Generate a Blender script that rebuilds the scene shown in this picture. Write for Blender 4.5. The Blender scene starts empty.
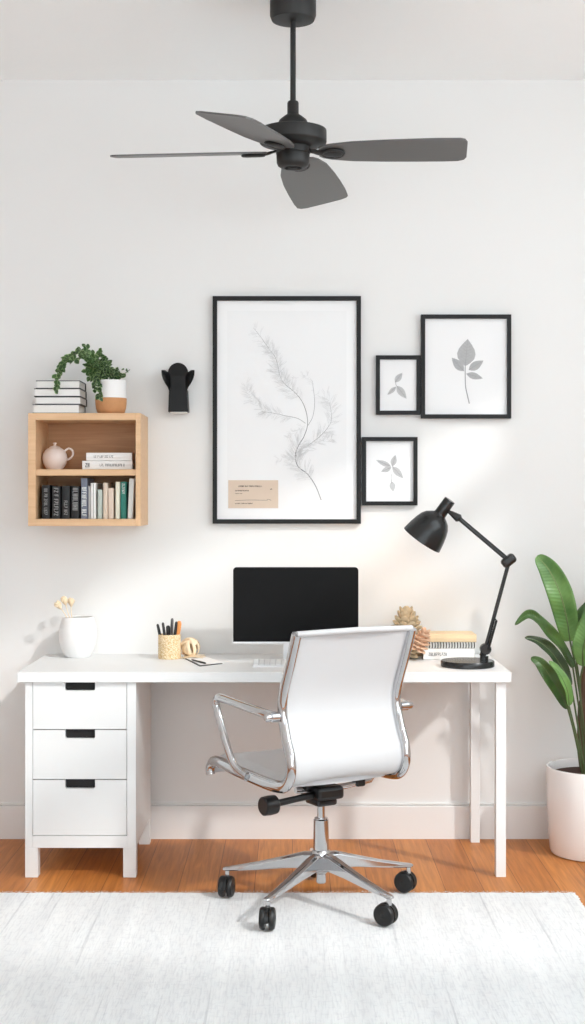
import bpy, bmesh, math, random
from mathutils import Vector, Matrix, Euler
PI = math.pi
F = 1373.6          # focal length in pixels of the 585x1024 frame
CX, CY = 292.5, 500.0
CAMZ = 1.376
ZW = 5.59           # camera to back wall
S = bpy.context.scene
C = S.collection

def P(px, py, y):
    """point of the picture at world depth y -> world"""
    Z = ZW + y
    return Vector(((px - CX) * Z / F, y, CAMZ - (py - CY) * Z / F))
def X(px, y): return (px - CX) * (ZW + y) / F
def Zz(py, y): return CAMZ - (py - CY) * (ZW + y) / F
def D(px, py, z=0.75):
    Z = (CAMZ - z) * F / (py - CY)
    return Vector(((px - CX) * Z / F, Z - ZW, z))

# ------------------------------------------------------------------ materials
def nmat(name):
    m = bpy.data.materials.new(name); m.use_nodes = True
    nt = m.node_tree
    return m, nt, nt.nodes['Principled BSDF']
def srgb(r, g, b):
    f = lambda c: (c/255/12.92) if c/255 <= .04045 else ((c/255+.055)/1.055)**2.4
    return (f(r), f(g), f(b), 1)
def simple(name, col, rough=.5, metal=0, bump=0, bscale=200, spec=.5, var=0, vscale=6, coat=0):
    m, nt, b = nmat(name)
    b.inputs['Base Color'].default_value = col
    b.inputs['Roughness'].default_value = rough
    b.inputs['Metallic'].default_value = metal
    b.inputs['Specular IOR Level'].default_value = spec
    if coat: b.inputs['Coat Weight'].default_value = coat
    tc = nt.nodes.new('ShaderNodeTexCoord')
    if var:
        n = nt.nodes.new('ShaderNodeTexNoise'); n.inputs['Scale'].default_value = vscale; n.inputs['Detail'].default_value = 4
        nt.links.new(tc.outputs['Object'], n.inputs['Vector'])
        mx = nt.nodes.new('ShaderNodeMix'); mx.data_type = 'RGBA'
        mx.inputs[6].default_value = tuple(c*(1-var) for c in col[:3])+(1,)
        mx.inputs[7].default_value = tuple(min(1, c*(1+var)) for c in col[:3])+(1,)
        nt.links.new(n.outputs['Fac'], mx.inputs[0]); nt.links.new(mx.outputs[2], b.inputs['Base Color'])
    if bump:
        n2 = nt.nodes.new('ShaderNodeTexNoise'); n2.inputs['Scale'].default_value = bscale
        nt.links.new(tc.outputs['Object'], n2.inputs['Vector'])
        bp = nt.nodes.new('ShaderNodeBump'); bp.inputs['Strength'].default_value = bump; bp.inputs['Distance'].default_value = .002
        nt.links.new(n2.outputs['Fac'], bp.inputs['Height']); nt.links.new(bp.outputs['Normal'], b.inputs['Normal'])
    return m
M = {}
M['wall'] = simple('wall paint', srgb(229, 229, 228), .85, bump=.08, bscale=120)
M['ceiling'] = simple('ceiling paint', srgb(250, 253, 254), .9, bump=.05)
M['trim'] = simple('trim paint', srgb(231, 230, 229), .5)
M['desk'] = simple('white lacquer', srgb(226, 227, 227), .45, var=.01)
M['gap'] = simple('drawer gap', srgb(120, 118, 116), .8)
M['black'] = simple('matte black metal', srgb(13, 13, 14), .42, spec=.25, bump=.03, bscale=500)
M['fanblack'] = simple('fan black metal', srgb(24, 24, 24), .5, bump=.03, bscale=500)
M['blade'] = simple('fan blade charcoal', srgb(84, 83, 82), .36, var=.04, vscale=9, spec=.7)
M['frame'] = simple('black frame wood', srgb(13, 13, 14), .45, spec=.3, var=.1, vscale=30)
M['recess'] = simple('black recess', srgb(8, 8, 8), .7)
M['paper'] = simple('picture paper', srgb(236, 237, 238), .8, var=.012, vscale=8)
M['mat'] = simple('picture mount', srgb(240, 241, 242), .8)
M['ink'] = simple('pencil grey', srgb(165, 166, 168), .9)
M['midprint'] = simple('mid grey print', srgb(130, 130, 132), .8)
M['inkd'] = simple('dark ink', srgb(70, 62, 56), .9)
M['label'] = simple('tan label paper', srgb(216, 198, 180), .9, var=.03, vscale=40)
M['chrome'] = simple('chrome', (.58, .58, .59, 1), .08, 1, var=.02)
M['alu'] = simple('brushed aluminium', (.72, .72, .73, 1), .3, 1, var=.03, vscale=60)
M['leather'] = simple('white leatherette', srgb(198, 199, 201), .4, bump=.12, bscale=350)
M['rubber'] = simple('black rubber', srgb(10, 10, 11), .45, bump=.04)
M['plasticb'] = simple('black plastic', srgb(8, 8, 9), .35, bump=.02)
M['screen'] = simple('dark screen', srgb(12, 12, 13), .4, spec=.12, var=.03)
M['ceramic'] = simple('white ceramic', srgb(233, 232, 231), .4, var=.01, coat=.1)
M['teapot'] = simple('blush ceramic', srgb(232, 217, 210), .35, var=.03, vscale=14)
M['potw'] = simple('glossy white pot', srgb(244, 242, 241), .22, coat=.4, var=.005)
M['terra'] = simple('terracotta', srgb(196, 142, 96), .75, var=.1, vscale=70, bump=.1)
M['soil'] = simple('soil', srgb(62, 36, 26), .95, var=.5, vscale=90, bump=.6, bscale=150)
M['stem'] = simple('leaf stalk green', srgb(72, 88, 50), .5, var=.2)
M['stalk'] = simple('brown plant stalk', srgb(78, 54, 34), .6, var=.3, vscale=30)
M['dried'] = simple('dried flower', srgb(236, 216, 184), .9, var=.15, vscale=90)
M['cone'] = simple('pale pinecone', srgb(196, 178, 148), .85, var=.2, vscale=60)
M['pinkcone'] = simple('blush cone', srgb(210, 174, 146), .85, var=.2, vscale=60)
M['shaving'] = simple('pale wood shaving', srgb(236, 214, 182), .85, var=.15, vscale=80)
M['pages'] = simple('book pages', srgb(238, 237, 234), .85, var=.03, vscale=120)
M['shadein'] = simple('lamp inner white', srgb(240, 238, 232), .5)
M['lampgrey'] = simple('charcoal lamp enamel', srgb(24, 25, 26), .27, bump=.02)
M['glyphw'] = simple('pale print', srgb(150, 150, 150), .7)
M['orange'] = simple('orange wood', srgb(226, 150, 84), .6, var=.1, vscale=60)
M['greyp'] = simple('grey pen', srgb(110, 108, 108), .45)
M['bulbglass'] = None
def cover(name, rgb, var=.05): 
    M[name] = simple(name, srgb(*rgb), .55, var=var, vscale=50); return M[name]
for nm, rgb in dict(cov_black=(20,20,22), cov_charcoal=(52,52,54), cov_white=(236,235,233), cov_slate=(112,118,134), cov_grey=(196,196,196),
                    cov_sage=(186,196,188), cov_beige=(226,208,190), cov_blush=(222,204,188), cov_cream=(232,230,212), cov_green=(38,122,108),
                    cov_rust=(150,84,52), cov_tan=(226,202,164), cov_light=(226,228,226)).items(): cover(nm, rgb)

def emis(name, col, strength):
    m, nt, b = nmat(name)
    b.inputs['Base Color'].default_value = col
    b.inputs['Emission Color'].default_value = col; b.inputs['Emission Strength'].default_value = strength
    return m
M['bulbglass'] = emis('warm bulb', (1, .78, .5, 1), 12)

def wood_mat(name, light, dark, axis='x', scale=1.0, rough=.5):
    m, nt, b = nmat(name); L = nt.links
    tc = nt.nodes.new('ShaderNodeTexCoord'); mp = nt.nodes.new('ShaderNodeMapping')
    sc = {'x': (2, 30, 30), 'z': (30, 30, 2), 'y': (30, 2, 30)}[axis]
    mp.inputs['Scale'].default_value = tuple(s*scale for s in sc)
    L.new(tc.outputs['Object'], mp.inputs['Vector'])
    n = nt.nodes.new('ShaderNodeTexNoise'); n.inputs['Scale'].default_value = 2; n.inputs['Detail'].default_value = 6; n.inputs['Distortion'].default_value = .6
    L.new(mp.outputs[0], n.inputs['Vector'])
    cr = nt.nodes.new('ShaderNodeValToRGB'); cr.color_ramp.elements[0].position = .3; cr.color_ramp.elements[1].position = .7
    cr.color_ramp.elements[0].color = dark; cr.color_ramp.elements[1].color = light
    L.new(n.outputs['Fac'], cr.inputs[0]); L.new(cr.outputs[0], b.inputs['Base Color'])
    b.inputs['Roughness'].default_value = rough
    return m
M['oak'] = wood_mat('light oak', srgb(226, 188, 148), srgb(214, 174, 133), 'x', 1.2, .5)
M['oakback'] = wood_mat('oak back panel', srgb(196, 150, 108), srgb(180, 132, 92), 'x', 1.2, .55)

def floor_mat():
    m, nt, b = nmat('orange oak planks'); L = nt.links
    tc = nt.nodes.new('ShaderNodeTexCoord')
    mp = nt.nodes.new('ShaderNodeMapping'); mp.inputs['Rotation'].default_value = (0, 0, PI/2)
    L.new(tc.outputs['Object'], mp.inputs['Vector'])
    br = nt.nodes.new('ShaderNodeTexBrick'); br.offset = .37
    br.inputs['Scale'].default_value = 1; br.inputs['Brick Width'].default_value = 1.3; br.inputs['Row Height'].default_value = .135
    br.inputs['Mortar Size'].default_value = .0011; br.inputs['Mortar Smooth'].default_value = .2; br.inputs['Bias'].default_value = 0
    br.inputs['Color1'].default_value = srgb(208, 138, 74); br.inputs['Color2'].default_value = srgb(190, 119, 58)
    br.inputs['Mortar'].default_value = srgb(120, 66, 36)
    L.new(mp.outputs[0], br.inputs['Vector'])
    mp2 = nt.nodes.new('ShaderNodeMapping'); mp2.inputs['Scale'].default_value = (45, 2.2, 1)
    L.new(tc.outputs['Object'], mp2.inputs['Vector'])
    n = nt.nodes.new('ShaderNodeTexNoise'); n.inputs['Scale'].default_value = 1.5; n.inputs['Detail'].default_value = 7; n.inputs['Distortion'].default_value = .9
    L.new(mp2.outputs[0], n.inputs['Vector'])
    cr = nt.nodes.new('ShaderNodeValToRGB'); cr.color_ramp.elements[0].position = .3; cr.color_ramp.elements[1].position = .72
    cr.color_ramp.elements[0].color = (.72, .66, .6, 1); cr.color_ramp.elements[1].color = (1.08, 1.08, 1.08, 1)
    L.new(n.outputs['Fac'], cr.inputs[0])
    mx = nt.nodes.new('ShaderNodeMix'); mx.data_type = 'RGBA'; mx.blend_type = 'MULTIPLY'; mx.inputs[0].default_value = 1
    L.new(br.outputs['Color'], mx.inputs[6]); L.new(cr.outputs[0], mx.inputs[7]); L.new(mx.outputs[2], b.inputs['Base Color'])
    b.inputs['Roughness'].default_value = .42; b.inputs['Specular IOR Level'].default_value = .25
    bp = nt.nodes.new('ShaderNodeBump'); bp.inputs['Strength'].default_value = .08
    L.new(n.outputs['Fac'], bp.inputs['Height']); L.new(bp.outputs['Normal'], b.inputs['Normal'])
    return m
M['floor'] = floor_mat()

def rug_mat():
    m, nt, b = nmat('woven off white rug'); L = nt.links
    tc = nt.nodes.new('ShaderNodeTexCoord')
    def noise(scale, detail=3, sc=2.0):
        mp = nt.nodes.new('ShaderNodeMapping'); mp.inputs['Scale'].default_value = scale
        L.new(tc.outputs['Object'], mp.inputs['Vector'])
        n = nt.nodes.new('ShaderNodeTexNoise'); n.inputs['Scale'].default_value = sc; n.inputs['Detail'].default_value = detail
        L.new(mp.outputs[0], n.inputs['Vector']); return n
    def ramp(n, p0, c0, p1, c1):
        cr = nt.nodes.new('ShaderNodeValToRGB'); e = cr.color_ramp.elements
        e[0].position = p0; e[0].color = c0; e[1].position = p1; e[1].color = c1
        L.new(n.outputs['Fac'], cr.inputs[0]); return cr
    def mul(a, c, f=1):
        mx = nt.nodes.new('ShaderNodeMix'); mx.data_type = 'RGBA'; mx.blend_type = 'MULTIPLY'; mx.inputs[0].default_value = f
        L.new(a, mx.inputs[6]); L.new(c, mx.inputs[7]); return mx.outputs[2]
    W1 = (1, 1, 1, 1)
    base = ramp(noise((6, .5, 1)), .3, srgb(223, 224, 225), .7, srgb(236, 237, 237))
    streak = ramp(noise((34, .45, 1), 3), .29, (.82, .82, .83, 1), .37, W1)            # long thin worn lines along the weave
    broken = ramp(noise((85, 7, 1), 4), .36, (.90, .90, .91, 1), .52, W1)
    patch = ramp(noise((15, 24, 1), 6, 2.6), .34, (.93, .93, .94, 1), .46, W1)
    c = mul(base.outputs[0], streak.outputs[0]); c = mul(c, broken.outputs[0]); c = mul(c, patch.outputs[0])
    L.new(c, b.inputs['Base Color']); b.inputs['Roughness'].default_value = .95; b.inputs['Specular IOR Level'].default_value = .1
    n3 = noise((110, 45, 1), 3, 3); bp = nt.nodes.new('ShaderNodeBump'); bp.inputs['Strength'].default_value = .55; bp.inputs['Distance'].default_value = .004
    L.new(n3.outputs['Fac'], bp.inputs['Height']); L.new(bp.outputs['Normal'], b.inputs['Normal'])
    return m
M['rug'] = rug_mat()

def leaf_mat(name, dark, light, edge=None, vein=True, trans=.15, rough=.38):
    m, nt, b = nmat(name); L = nt.links
    uv = nt.nodes.new('ShaderNodeUVMap')
    sep = nt.nodes.new('ShaderNodeSeparateXYZ'); L.new(uv.outputs[0], sep.inputs[0])   # x along 0..1, y across -1..1 (+ random in integer part)
    tc = nt.nodes.new('ShaderNodeTexCoord')
    n = nt.nodes.new('ShaderNodeTexNoise'); n.inputs['Scale'].default_value = 9; n.inputs['Detail'].default_value = 3
    L.new(tc.outputs['Object'], n.inputs['Vector'])
    mx = nt.nodes.new('ShaderNodeMix'); mx.data_type = 'RGBA'
    mx.inputs[6].default_value = dark; mx.inputs[7].default_value = light
    cr = nt.nodes.new('ShaderNodeMapRange'); cr.inputs[1].default_value = .35; cr.inputs[2].default_value = .65
    L.new(n.outputs['Fac'], cr.inputs[0]); L.new(cr.outputs[0], mx.inputs[0])
    col = mx.outputs[2]
    ab = nt.nodes.new('ShaderNodeMath'); ab.operation = 'ABSOLUTE'; L.new(sep.outputs[1], ab.inputs[0])
    if vein:
        # side veins: sin of (along*k - |across|*c)
        m1 = nt.nodes.new('ShaderNodeMath'); m1.operation = 'MULTIPLY_ADD'; L.new(ab.outputs[0], m1.inputs[0]); m1.inputs[1].default_value = -9.0
        m0 = nt.nodes.new('ShaderNodeMath'); m0.operation = 'MULTIPLY'; L.new(sep.outputs[0], m0.inputs[0]); m0.inputs[1].default_value = 170
        L.new(m0.outputs[0], m1.inputs[2])
        sn = nt.nodes.new('ShaderNodeMath'); sn.operation = 'SINE'; L.new(m1.outputs[0], sn.inputs[0])
        bp = nt.nodes.new('ShaderNodeBump'); bp.inputs['Strength'].default_value = .15; bp.inputs['Distance'].default_value = .002
        L.new(sn.outputs[0], bp.inputs['Height']); L.new(bp.outputs['Normal'], b.inputs['Normal'])
        gt = nt.nodes.new('ShaderNodeMath'); gt.operation = 'LESS_THAN'; L.new(ab.outputs[0], gt.inputs[0]); gt.inputs[1].default_value = .05
        m2 = nt.nodes.new('ShaderNodeMix'); m2.data_type = 'RGBA'; L.new(gt.outputs[0], m2.inputs[0]); L.new(col, m2.inputs[6])
        m2.inputs[7].default_value = srgb(130, 152, 88); col = m2.outputs[2]
    if edge:
        gt = nt.nodes.new('ShaderNodeMath'); gt.operation = 'GREATER_THAN'; L.new(ab.outputs[0], gt.inputs[0]); gt.inputs[1].default_value = .8
        m3 = nt.nodes.new('ShaderNodeMix'); m3.data_type = 'RGBA'; L.new(gt.outputs[0], m3.inputs[0]); L.new(col, m3.inputs[6])
        m3.inputs[7].default_value = edge; col = m3.outputs[2]
    L.new(col, b.inputs['Base Color']); b.inputs['Roughness'].default_value = rough
    b.inputs['Transmission Weight'].default_value = 0
    return m
M['leafbright'] = leaf_mat('bright leaf', srgb(70, 110, 48), srgb(108, 148, 78))
M['leafmid'] = leaf_mat('mid green leaf', srgb(42, 70, 30), srgb(72, 104, 50))
M['leafdark'] = leaf_mat('dark green leaf', srgb(24, 42, 22), srgb(46, 68, 34))
M['ivy'] = leaf_mat('small variegated leaf', srgb(24, 52, 20), srgb(64, 98, 46), edge=srgb(150, 178, 118), vein=False, rough=.5)

def woven_mat():
    m, nt, b = nmat('woven straw'); L = nt.links
    tc = nt.nodes.new('ShaderNodeTexCoord')
    n = nt.nodes.new('ShaderNodeTexVoronoi'); n.inputs['Scale'].default_value = 150
    mp = nt.nodes.new('ShaderNodeMapping'); mp.inputs['Scale'].default_value = (1, 1, 1.8)
    L.new(tc.outputs['Object'], mp.inputs[0]); L.new(mp.outputs[0], n.inputs['Vector'])
    cr = nt.nodes.new('ShaderNodeValToRGB'); e = cr.color_ramp.elements
    e[0].color = srgb(244, 228, 198); e[1].color = srgb(206, 174, 124); e[0].position = .15; e[1].position = .75
    L.new(n.outputs['Distance'], cr.inputs[0]); L.new(cr.outputs[0], b.inputs['Base Color'])
    bp = nt.nodes.new('ShaderNodeBump'); bp.inputs['Strength'].default_value = .5; bp.inputs['Distance'].default_value = .002; bp.invert = True
    L.new(n.outputs['Distance'], bp.inputs['Height']); L.new(bp.outputs['Normal'], b.inputs['Normal'])
    b.inputs['Roughness'].default_value = .85
    return m
M['woven'] = woven_mat()

# ------------------------------------------------------------------ mesh builder
class MB:
    def __init__(s): s.v = []; s.f = []; s.sm = []; s.uv = []
    def add(s, verts, faces, smooth=False, uvs=None):
        o = len(s.v); s.v += [Vector(p) for p in verts]
        s.f += [tuple(i + o for i in f) for f in faces]; s.sm += [smooth]*len(faces)
        s.uv += (uvs if uvs else [(0, 0)]*len(verts)); return s
    def bm(s, b, smooth=False, mat=None):
        if mat is not None: b.transform(mat)
        b.verts.index_update()
        s.add([v.co.copy() for v in b.verts], [[v.index for v in f.verts] for f in b.faces], smooth); b.free(); return s
    def box(s, x0, x1, y0, y1, z0, z1, bev=0, mat=None, seg=2):
        b = bmesh.new(); bmesh.ops.create_cube(b, size=1)
        b.transform(Matrix.Translation(((x0+x1)/2, (y0+y1)/2, (z0+z1)/2)) @ Matrix.Diagonal((abs(x1-x0), abs(y1-y0), abs(z1-z0), 1)))
        if bev: bmesh.ops.bevel(b, geom=b.edges[:], offset=bev, segments=seg, affect='EDGES', profile=.5, clamp_overlap=True)
        return s.bm(b, False, mat)
    def prism(s, poly, t0, t1, mat=None, bev=0):
        """poly in XZ, extruded along Y from t0 to t1"""
        b = bmesh.new()
        vs = [b.verts.new((x, t0, z)) for x, z in poly]
        f = b.faces.new(vs)
        r = bmesh.ops.extrude_face_region(b, geom=[f])
        for e in r['geom']:
            if isinstance(e, bmesh.types.BMVert): e.co.y = t1
        bmesh.ops.recalc_face_normals(b, faces=b.faces[:])
        if bev: bmesh.ops.bevel(b, geom=b.edges[:], offset=bev, segments=2, affect='EDGES', clamp_overlap=True)
        return s.bm(b, False, mat)
    def lathe(s, prof, n=40, mat=None, smooth=True):
        mat = mat or Matrix()
        vs, fs = [], []
        for r, z in prof:
            for k in range(n):
                a = 2*PI*k/n; vs.append(mat @ Vector((r*math.cos(a), r*math.sin(a), z)))
        for i in range(len(prof)-1):
            for k in range(n):
                k2 = (k+1) % n
                fs.append((i*n+k, i*n+k2, (i+1)*n+k2, (i+1)*n+k))
        s.add(vs, fs, smooth)
        o = len(s.v)-len(vs)
        if prof[0][0] > 1e-6: s.f.append(tuple(o+k for k in reversed(range(n)))); s.sm.append(False)
        if prof[-1][0] > 1e-6: s.f.append(tuple(o+(len(prof)-1)*n+k for k in range(n))); s.sm.append(False)
        return s
    def tube(s, pts, rad, n=12, up=None, flat=1.0, caps=True):
        """rad: number or list; flat: ratio of second axis"""
        pts = [Vector(p) for p in pts]
        R = rad if isinstance(rad, (list, tuple)) else [rad]*len(pts)
        T = []
        for i in range(len(pts)):
            a = pts[max(0, i-1)]; b = pts[min(len(pts)-1, i+1)]; T.append((b-a).normalized())
        ref = Vector(up) if up else (Vector((0, 0, 1)) if abs(T[0].z) < .9 else Vector((1, 0, 0)))
        u = (ref - T[0]*ref.dot(T[0])).normalized()
        vs, fs = [], []
        for i, p in enumerate(pts):
            u = (u - T[i]*u.dot(T[i])).normalized(); w = T[i].cross(u)
            for k in range(n):
                a = 2*PI*k/n; vs.append(p + u*(R[i]*math.cos(a)) + w*(R[i]*flat*math.sin(a)))
        for i in range(len(pts)-1):
            for k in range(n):
                k2 = (k+1) % n; fs.append((i*n+k, i*n+k2, (i+1)*n+k2, (i+1)*n+k))
        s.add(vs, fs, True)
        if caps:
            o = len(s.v)-len(vs)
            s.f.append(tuple(o+k for k in reversed(range(n)))); s.sm.append(False)
            s.f.append(tuple(o+(len(pts)-1)*n+k for k in range(n))); s.sm.append(False)
        return s
    def sphere(s, c, r, sc=(1, 1, 1), n=16, mat=None):
        b = bmesh.new(); bmesh.ops.create_uvsphere(b, u_segments=n, v_segments=max(6, n//2), radius=r)
        b.transform(Matrix.Translation(c) @ (mat or Matrix()) @ Matrix.Diagonal((*sc, 1)))
        return s.bm(b, True)
    def build(s, name, mat, parent=None, world=False, recalc=True):
        me = bpy.data.meshes.new(name)
        off = Vector((0, 0, 0))
        if parent is not None and world:
            r = parent
            while r.parent: r = r.parent
            off = r.location
        me.from_pydata([v - off for v in s.v], [], s.f)
        me.polygons.foreach_set('use_smooth', s.sm)
        if any(u != (0, 0) for u in s.uv):
            ul = me.uv_layers.new(name='UVMap')
            for l in me.loops: ul.data[l.index].uv = s.uv[l.vertex_index]
        if recalc:
            b = bmesh.new(); b.from_mesh(me); bmesh.ops.recalc_face_normals(b, faces=b.faces[:]); b.to_mesh(me); b.free()
        if any(s.sm): me.set_sharp_from_angle(angle=math.radians(38))
        me.materials.append(mat)
        o = bpy.data.objects.new(name, me); C.objects.link(o)
        if parent is not None: o.parent = parent
        return o

def smooth_path(pts, n=8):
    pts = [Vector(p) for p in pts]; out = []
    for i in range(len(pts)-1):
        p0 = pts[max(0, i-1)]; p1 = pts[i]; p2 = pts[i+1]; p3 = pts[min(len(pts)-1, i+2)]
        for k in range(n):
            t = k/n
            out.append(.5*((2*p1)+(p2-p0)*t+(2*p0-5*p1+4*p2-p3)*t*t+(3*p1-p0-3*p2+p3)*t**3))
    out.append(pts[-1]); return out

def thing(name, loc, label, cat, group=None, rot=(0, 0, 0)):
    o = bpy.data.objects.new(name, None); C.objects.link(o); o.empty_display_size = .05
    o.location = loc; o.rotation_euler = rot
    return tag(o, label, cat, group)
def tag(o, label, cat, group=None):
    o['label'] = label; o['category'] = cat
    if group: o['group'] = group
    return o
def struct(o): o['kind'] = 'structure'; return o
def axis_mat(origin, direction, up=(0, 0, 1)):
    z = Vector(direction).normalized(); u = Vector(up)
    if abs(z.dot(u)) > .95: u = Vector((0, 1, 0))
    x = u.cross(z).normalized(); y = z.cross(x)
    m = Matrix((x, y, z)).transposed().to_4x4(); m.translation = Vector(origin); return m

# small letter-like marks: the print in the photograph is too blurred to read
def marks(mb, n, h, seed, mp, stroke=.16, words=True):
    """mp(u,v)->Vector ; line starts at u=0, height h"""
    r = random.Random(seed); u = 0; w = h*.42
    def bar(a, b, t):
        d = Vector((b[0]-a[0], b[1]-a[1])); d.normalize(); q = Vector((-d.y, d.x))*t/2
        pts = [(a[0]+q.x, a[1]+q.y), (b[0]+q.x, b[1]+q.y), (b[0]-q.x, b[1]-q.y), (a[0]-q.x, a[1]-q.y)]
        mb.add([mp(*p) for p in pts], [(0, 1, 2, 3)])
    t = h*stroke
    for i in range(n):
        if words and i and r.random() < .16: u += h*.4
        k = r.randrange(6)
        if k in (0, 1, 2, 4): bar((u+t/2, 0), (u+t/2, h), t)
        if k in (0, 3, 5): bar((u, h-t/2), (u+w, h-t/2), t)
        if k in (1, 3, 4): bar((u, t/2), (u+w, t/2), t)
        if k in (0, 2, 5): bar((u+t/2, h*.5), (u+w*.85, h*.5), t)
        if k in (2, 4): bar((u+w-t/2, 0), (u+w-t/2, h), t)
        if k in (3, 5): bar((u+w*.9, h*.9), (u+w*.1, h*.1), t)
        u += w + h*.13
    return u

# ------------------------------------------------------------------ room shell
XL, XR, YF, CEIL = -3.0, 5.8, -7.6, 3.085
struct(MB().box(XL, 2.5, -6.4, .12, -.1, 0).build('floor', M['floor']))
struct(MB().box(XL-.12, XR+.12, 0, .12, 0, CEIL+.15).build('wall_back', M['wall']))
struct(MB().box(XL-.12, XL, YF, 0, 0, CEIL+.15).build('wall_left', M['wall']))
# unseen front wall and opening, added with black bars to streak chrome reflections
fw = MB(); FY = -6.4
fw.box(XL, 2.5, FY-.12, FY, 0, .35); fw.box(XL, 2.5, FY-.12, FY, 2.85, CEIL+.1); fw.box(XL, -2.3, FY-.12, FY, .35, 2.85); fw.box(2.0, 2.5, FY-.12, FY, .35, 2.85)
struct(fw.build('wall_front', M['wall']))
rw = MB(); rw.box(2.5, 2.62, -1.4, 0, 0, CEIL); rw.box(2.5, 2.62, FY-.12, -1.4, 0, 1.5)   # added unseen wall, full height then half, blocks sky from the right
struct(rw.build('blocker_wall_right', M['wall']))
wf = MB()
for xx in (-2.27, -1.42, -.57, .28, 1.13, 1.97): wf.box(xx-.045, xx+.045, FY-.09, FY-.03, .35, 2.85)
for zz in (.39, 1.7, 2.81): wf.box(-2.3, 2.0, FY-.09, FY-.03, zz-.04, zz+.04)
struct(wf.build('reflection_frame', M['black']))  # black frame added behind the camera for dark streaks in the chrome
bb = MB().prism([(-.016, 0), (0, 0), (0, .143), (-.011, .143), (-.012, .1395), (-.004, .1385), (-.004, .1355), (-.0145, .1345), (-.016, .131)], XL, XR,
                mat=Matrix(((0, 1, 0, 0), (1, 0, 0, 0), (0, 0, 1, 0), (0, 0, 0, 1))))
struct(bb.build('baseboard_back', M['trim']))
# ceiling; unseen hole added, shaped to cast the sun patches on wall and rug
hole = [(.738, -2.338), (2.10, -1.26), (5.40, -4.55), (1.34, -4.5)]
outer = [(XL, .0), (XR, .0), (XR, YF), (XL, YF)]
cm = MB(); t = .05
vs = [(x, y, CEIL) for x, y in outer+hole] + [(x, y, CEIL+t) for x, y in outer+hole]
fs = []
for k in range(4):
    k2 = (k+1) % 4
    fs += [(k, k2, 4+k2, 4+k), (8+k, 12+k, 12+k2, 8+k2), (4+k, 4+k2, 12+k2, 12+k), (k, 8+k, 8+k2, k2)]
struct(cm.add(vs, fs).build('ceiling', M['ceiling']))
# bars added in the ceiling opening to cast diagonal shade on wall and drawers
tb = MB()
for (x0, y0, x1, y1, w) in ((1.53, -4.46, 2.50, -1.36, .18), (1.12, -4.44, 2.72, -1.98, .30)):
    d = Vector((x1-x0, y1-y0, 0)); q = Vector((-d.y, d.x, 0)).normalized()*w/2
    a, b = Vector((x0, y0, 0)), Vector((x1, y1, 0)); pl = []
    for p in (a+q, b+q, b-q, a-q): pl.append(p)
    tb.add([(p.x, p.y, CEIL+.01) for p in pl]+[(p.x, p.y, CEIL+.04) for p in pl],
           [(0, 1, 2, 3), (4, 5, 6, 7), (0, 1, 5, 4), (1, 2, 6, 5), (2, 3, 7, 6), (3, 0, 4, 7)])
struct(tb.build('shadow_bars', M['trim']))

# ------------------------------------------------------------------ rug
RY0 = 1.376*F/393 - ZW                      # far edge
rx0, rx1, ry1, RT = -2.0, .989, -4.3, .0055
rug = thing('area_rug', (0, RY0-.9, 0), 'large off-white woven rug with faint grey streaks on the wooden floor', 'rug')
rr = random.Random(5); nx, ny = 300, 250
rv, rf = [], []
jx = [rr.uniform(-.004, .004) for _ in range(nx+1)]
for j in range(ny+1):
    for i in range(nx+1):
        x = rx0+(rx1-rx0)*i/nx; y = RY0+(ry1-RY0)*j/ny
        z = RT + rr.uniform(-.0012, .0012) + .0008*math.sin(x*300)
        if j == 0: y += jx[i]; z = .001
        if i in (0, nx): x += rr.uniform(-.004, .004); z = .001
        if j == ny: z = .001
        rv.append((x, y, z))
for j in range(ny):
    for i in range(nx):
        a = j*(nx+1)+i; rf.append((a, a+1, a+nx+2, a+nx+1))
o = MB().add(rv, rf, True).build('woven_field', M['rug'], rug, world=True)
fr = MB()
for i in range(900):
    x = rr.uniform(rx0, rx1); l = rr.uniform(.006, .017); w = rr.uniform(.001, .002); dx = rr.uniform(-.006, .006)
    fr.add([(x-w, RY0-.004, .006), (x+w, RY0-.004, .006), (x+dx, RY0+l, .0015+rr.uniform(0, .003))], [(0, 1, 2)])
o = fr.build('fringe', M['rug'], rug, world=True); o['kind'] = 'stuff'

# ------------------------------------------------------------------ desk
YFr = -.585
desk = thing('writing_desk', (0, -.3, 0), 'long white desk with a three-drawer pedestal at its left end', 'desk')
MB().box(X(17, -.60), X(511.5, -.60), -.60, -.002, .713, .75, .002).build('tabletop', M['desk'], desk, world=True)
xl, xr = X(25, YFr), X(136, YFr)
dl, dr = X(32.5, YFr), X(127, YFr)
zt, zb, zr = .713, Zz(836, YFr), Zz(848, YFr)
ped = MB()
ped.box(xl, dl, YFr, YFr+.03, zr, zt, .001); ped.box(dr, xr, YFr, YFr+.03, zr, zt, .001)
ped.box(dl, dr, YFr, YFr+.03, zr, zb, .001)
ped.box(xl, xl+.018, YFr+.03, -.06, zr, zt, .001); ped.box(xr-.018, xr, YFr+.03, -.06, zr, zt, .001)
ped.box(xl+.018, xr-.018, -.08, -.06, zr, zt); ped.box(xl+.018, xr-.018, YFr+.03, -.08, zr, zr+.015)
ped.build('pedestal', M['desk'], desk, world=True)
MB().box(dl, dr, YFr+.024, YFr+.028, zb, zt).build('drawer_gap', M['gap'], desk, world=True)
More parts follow.
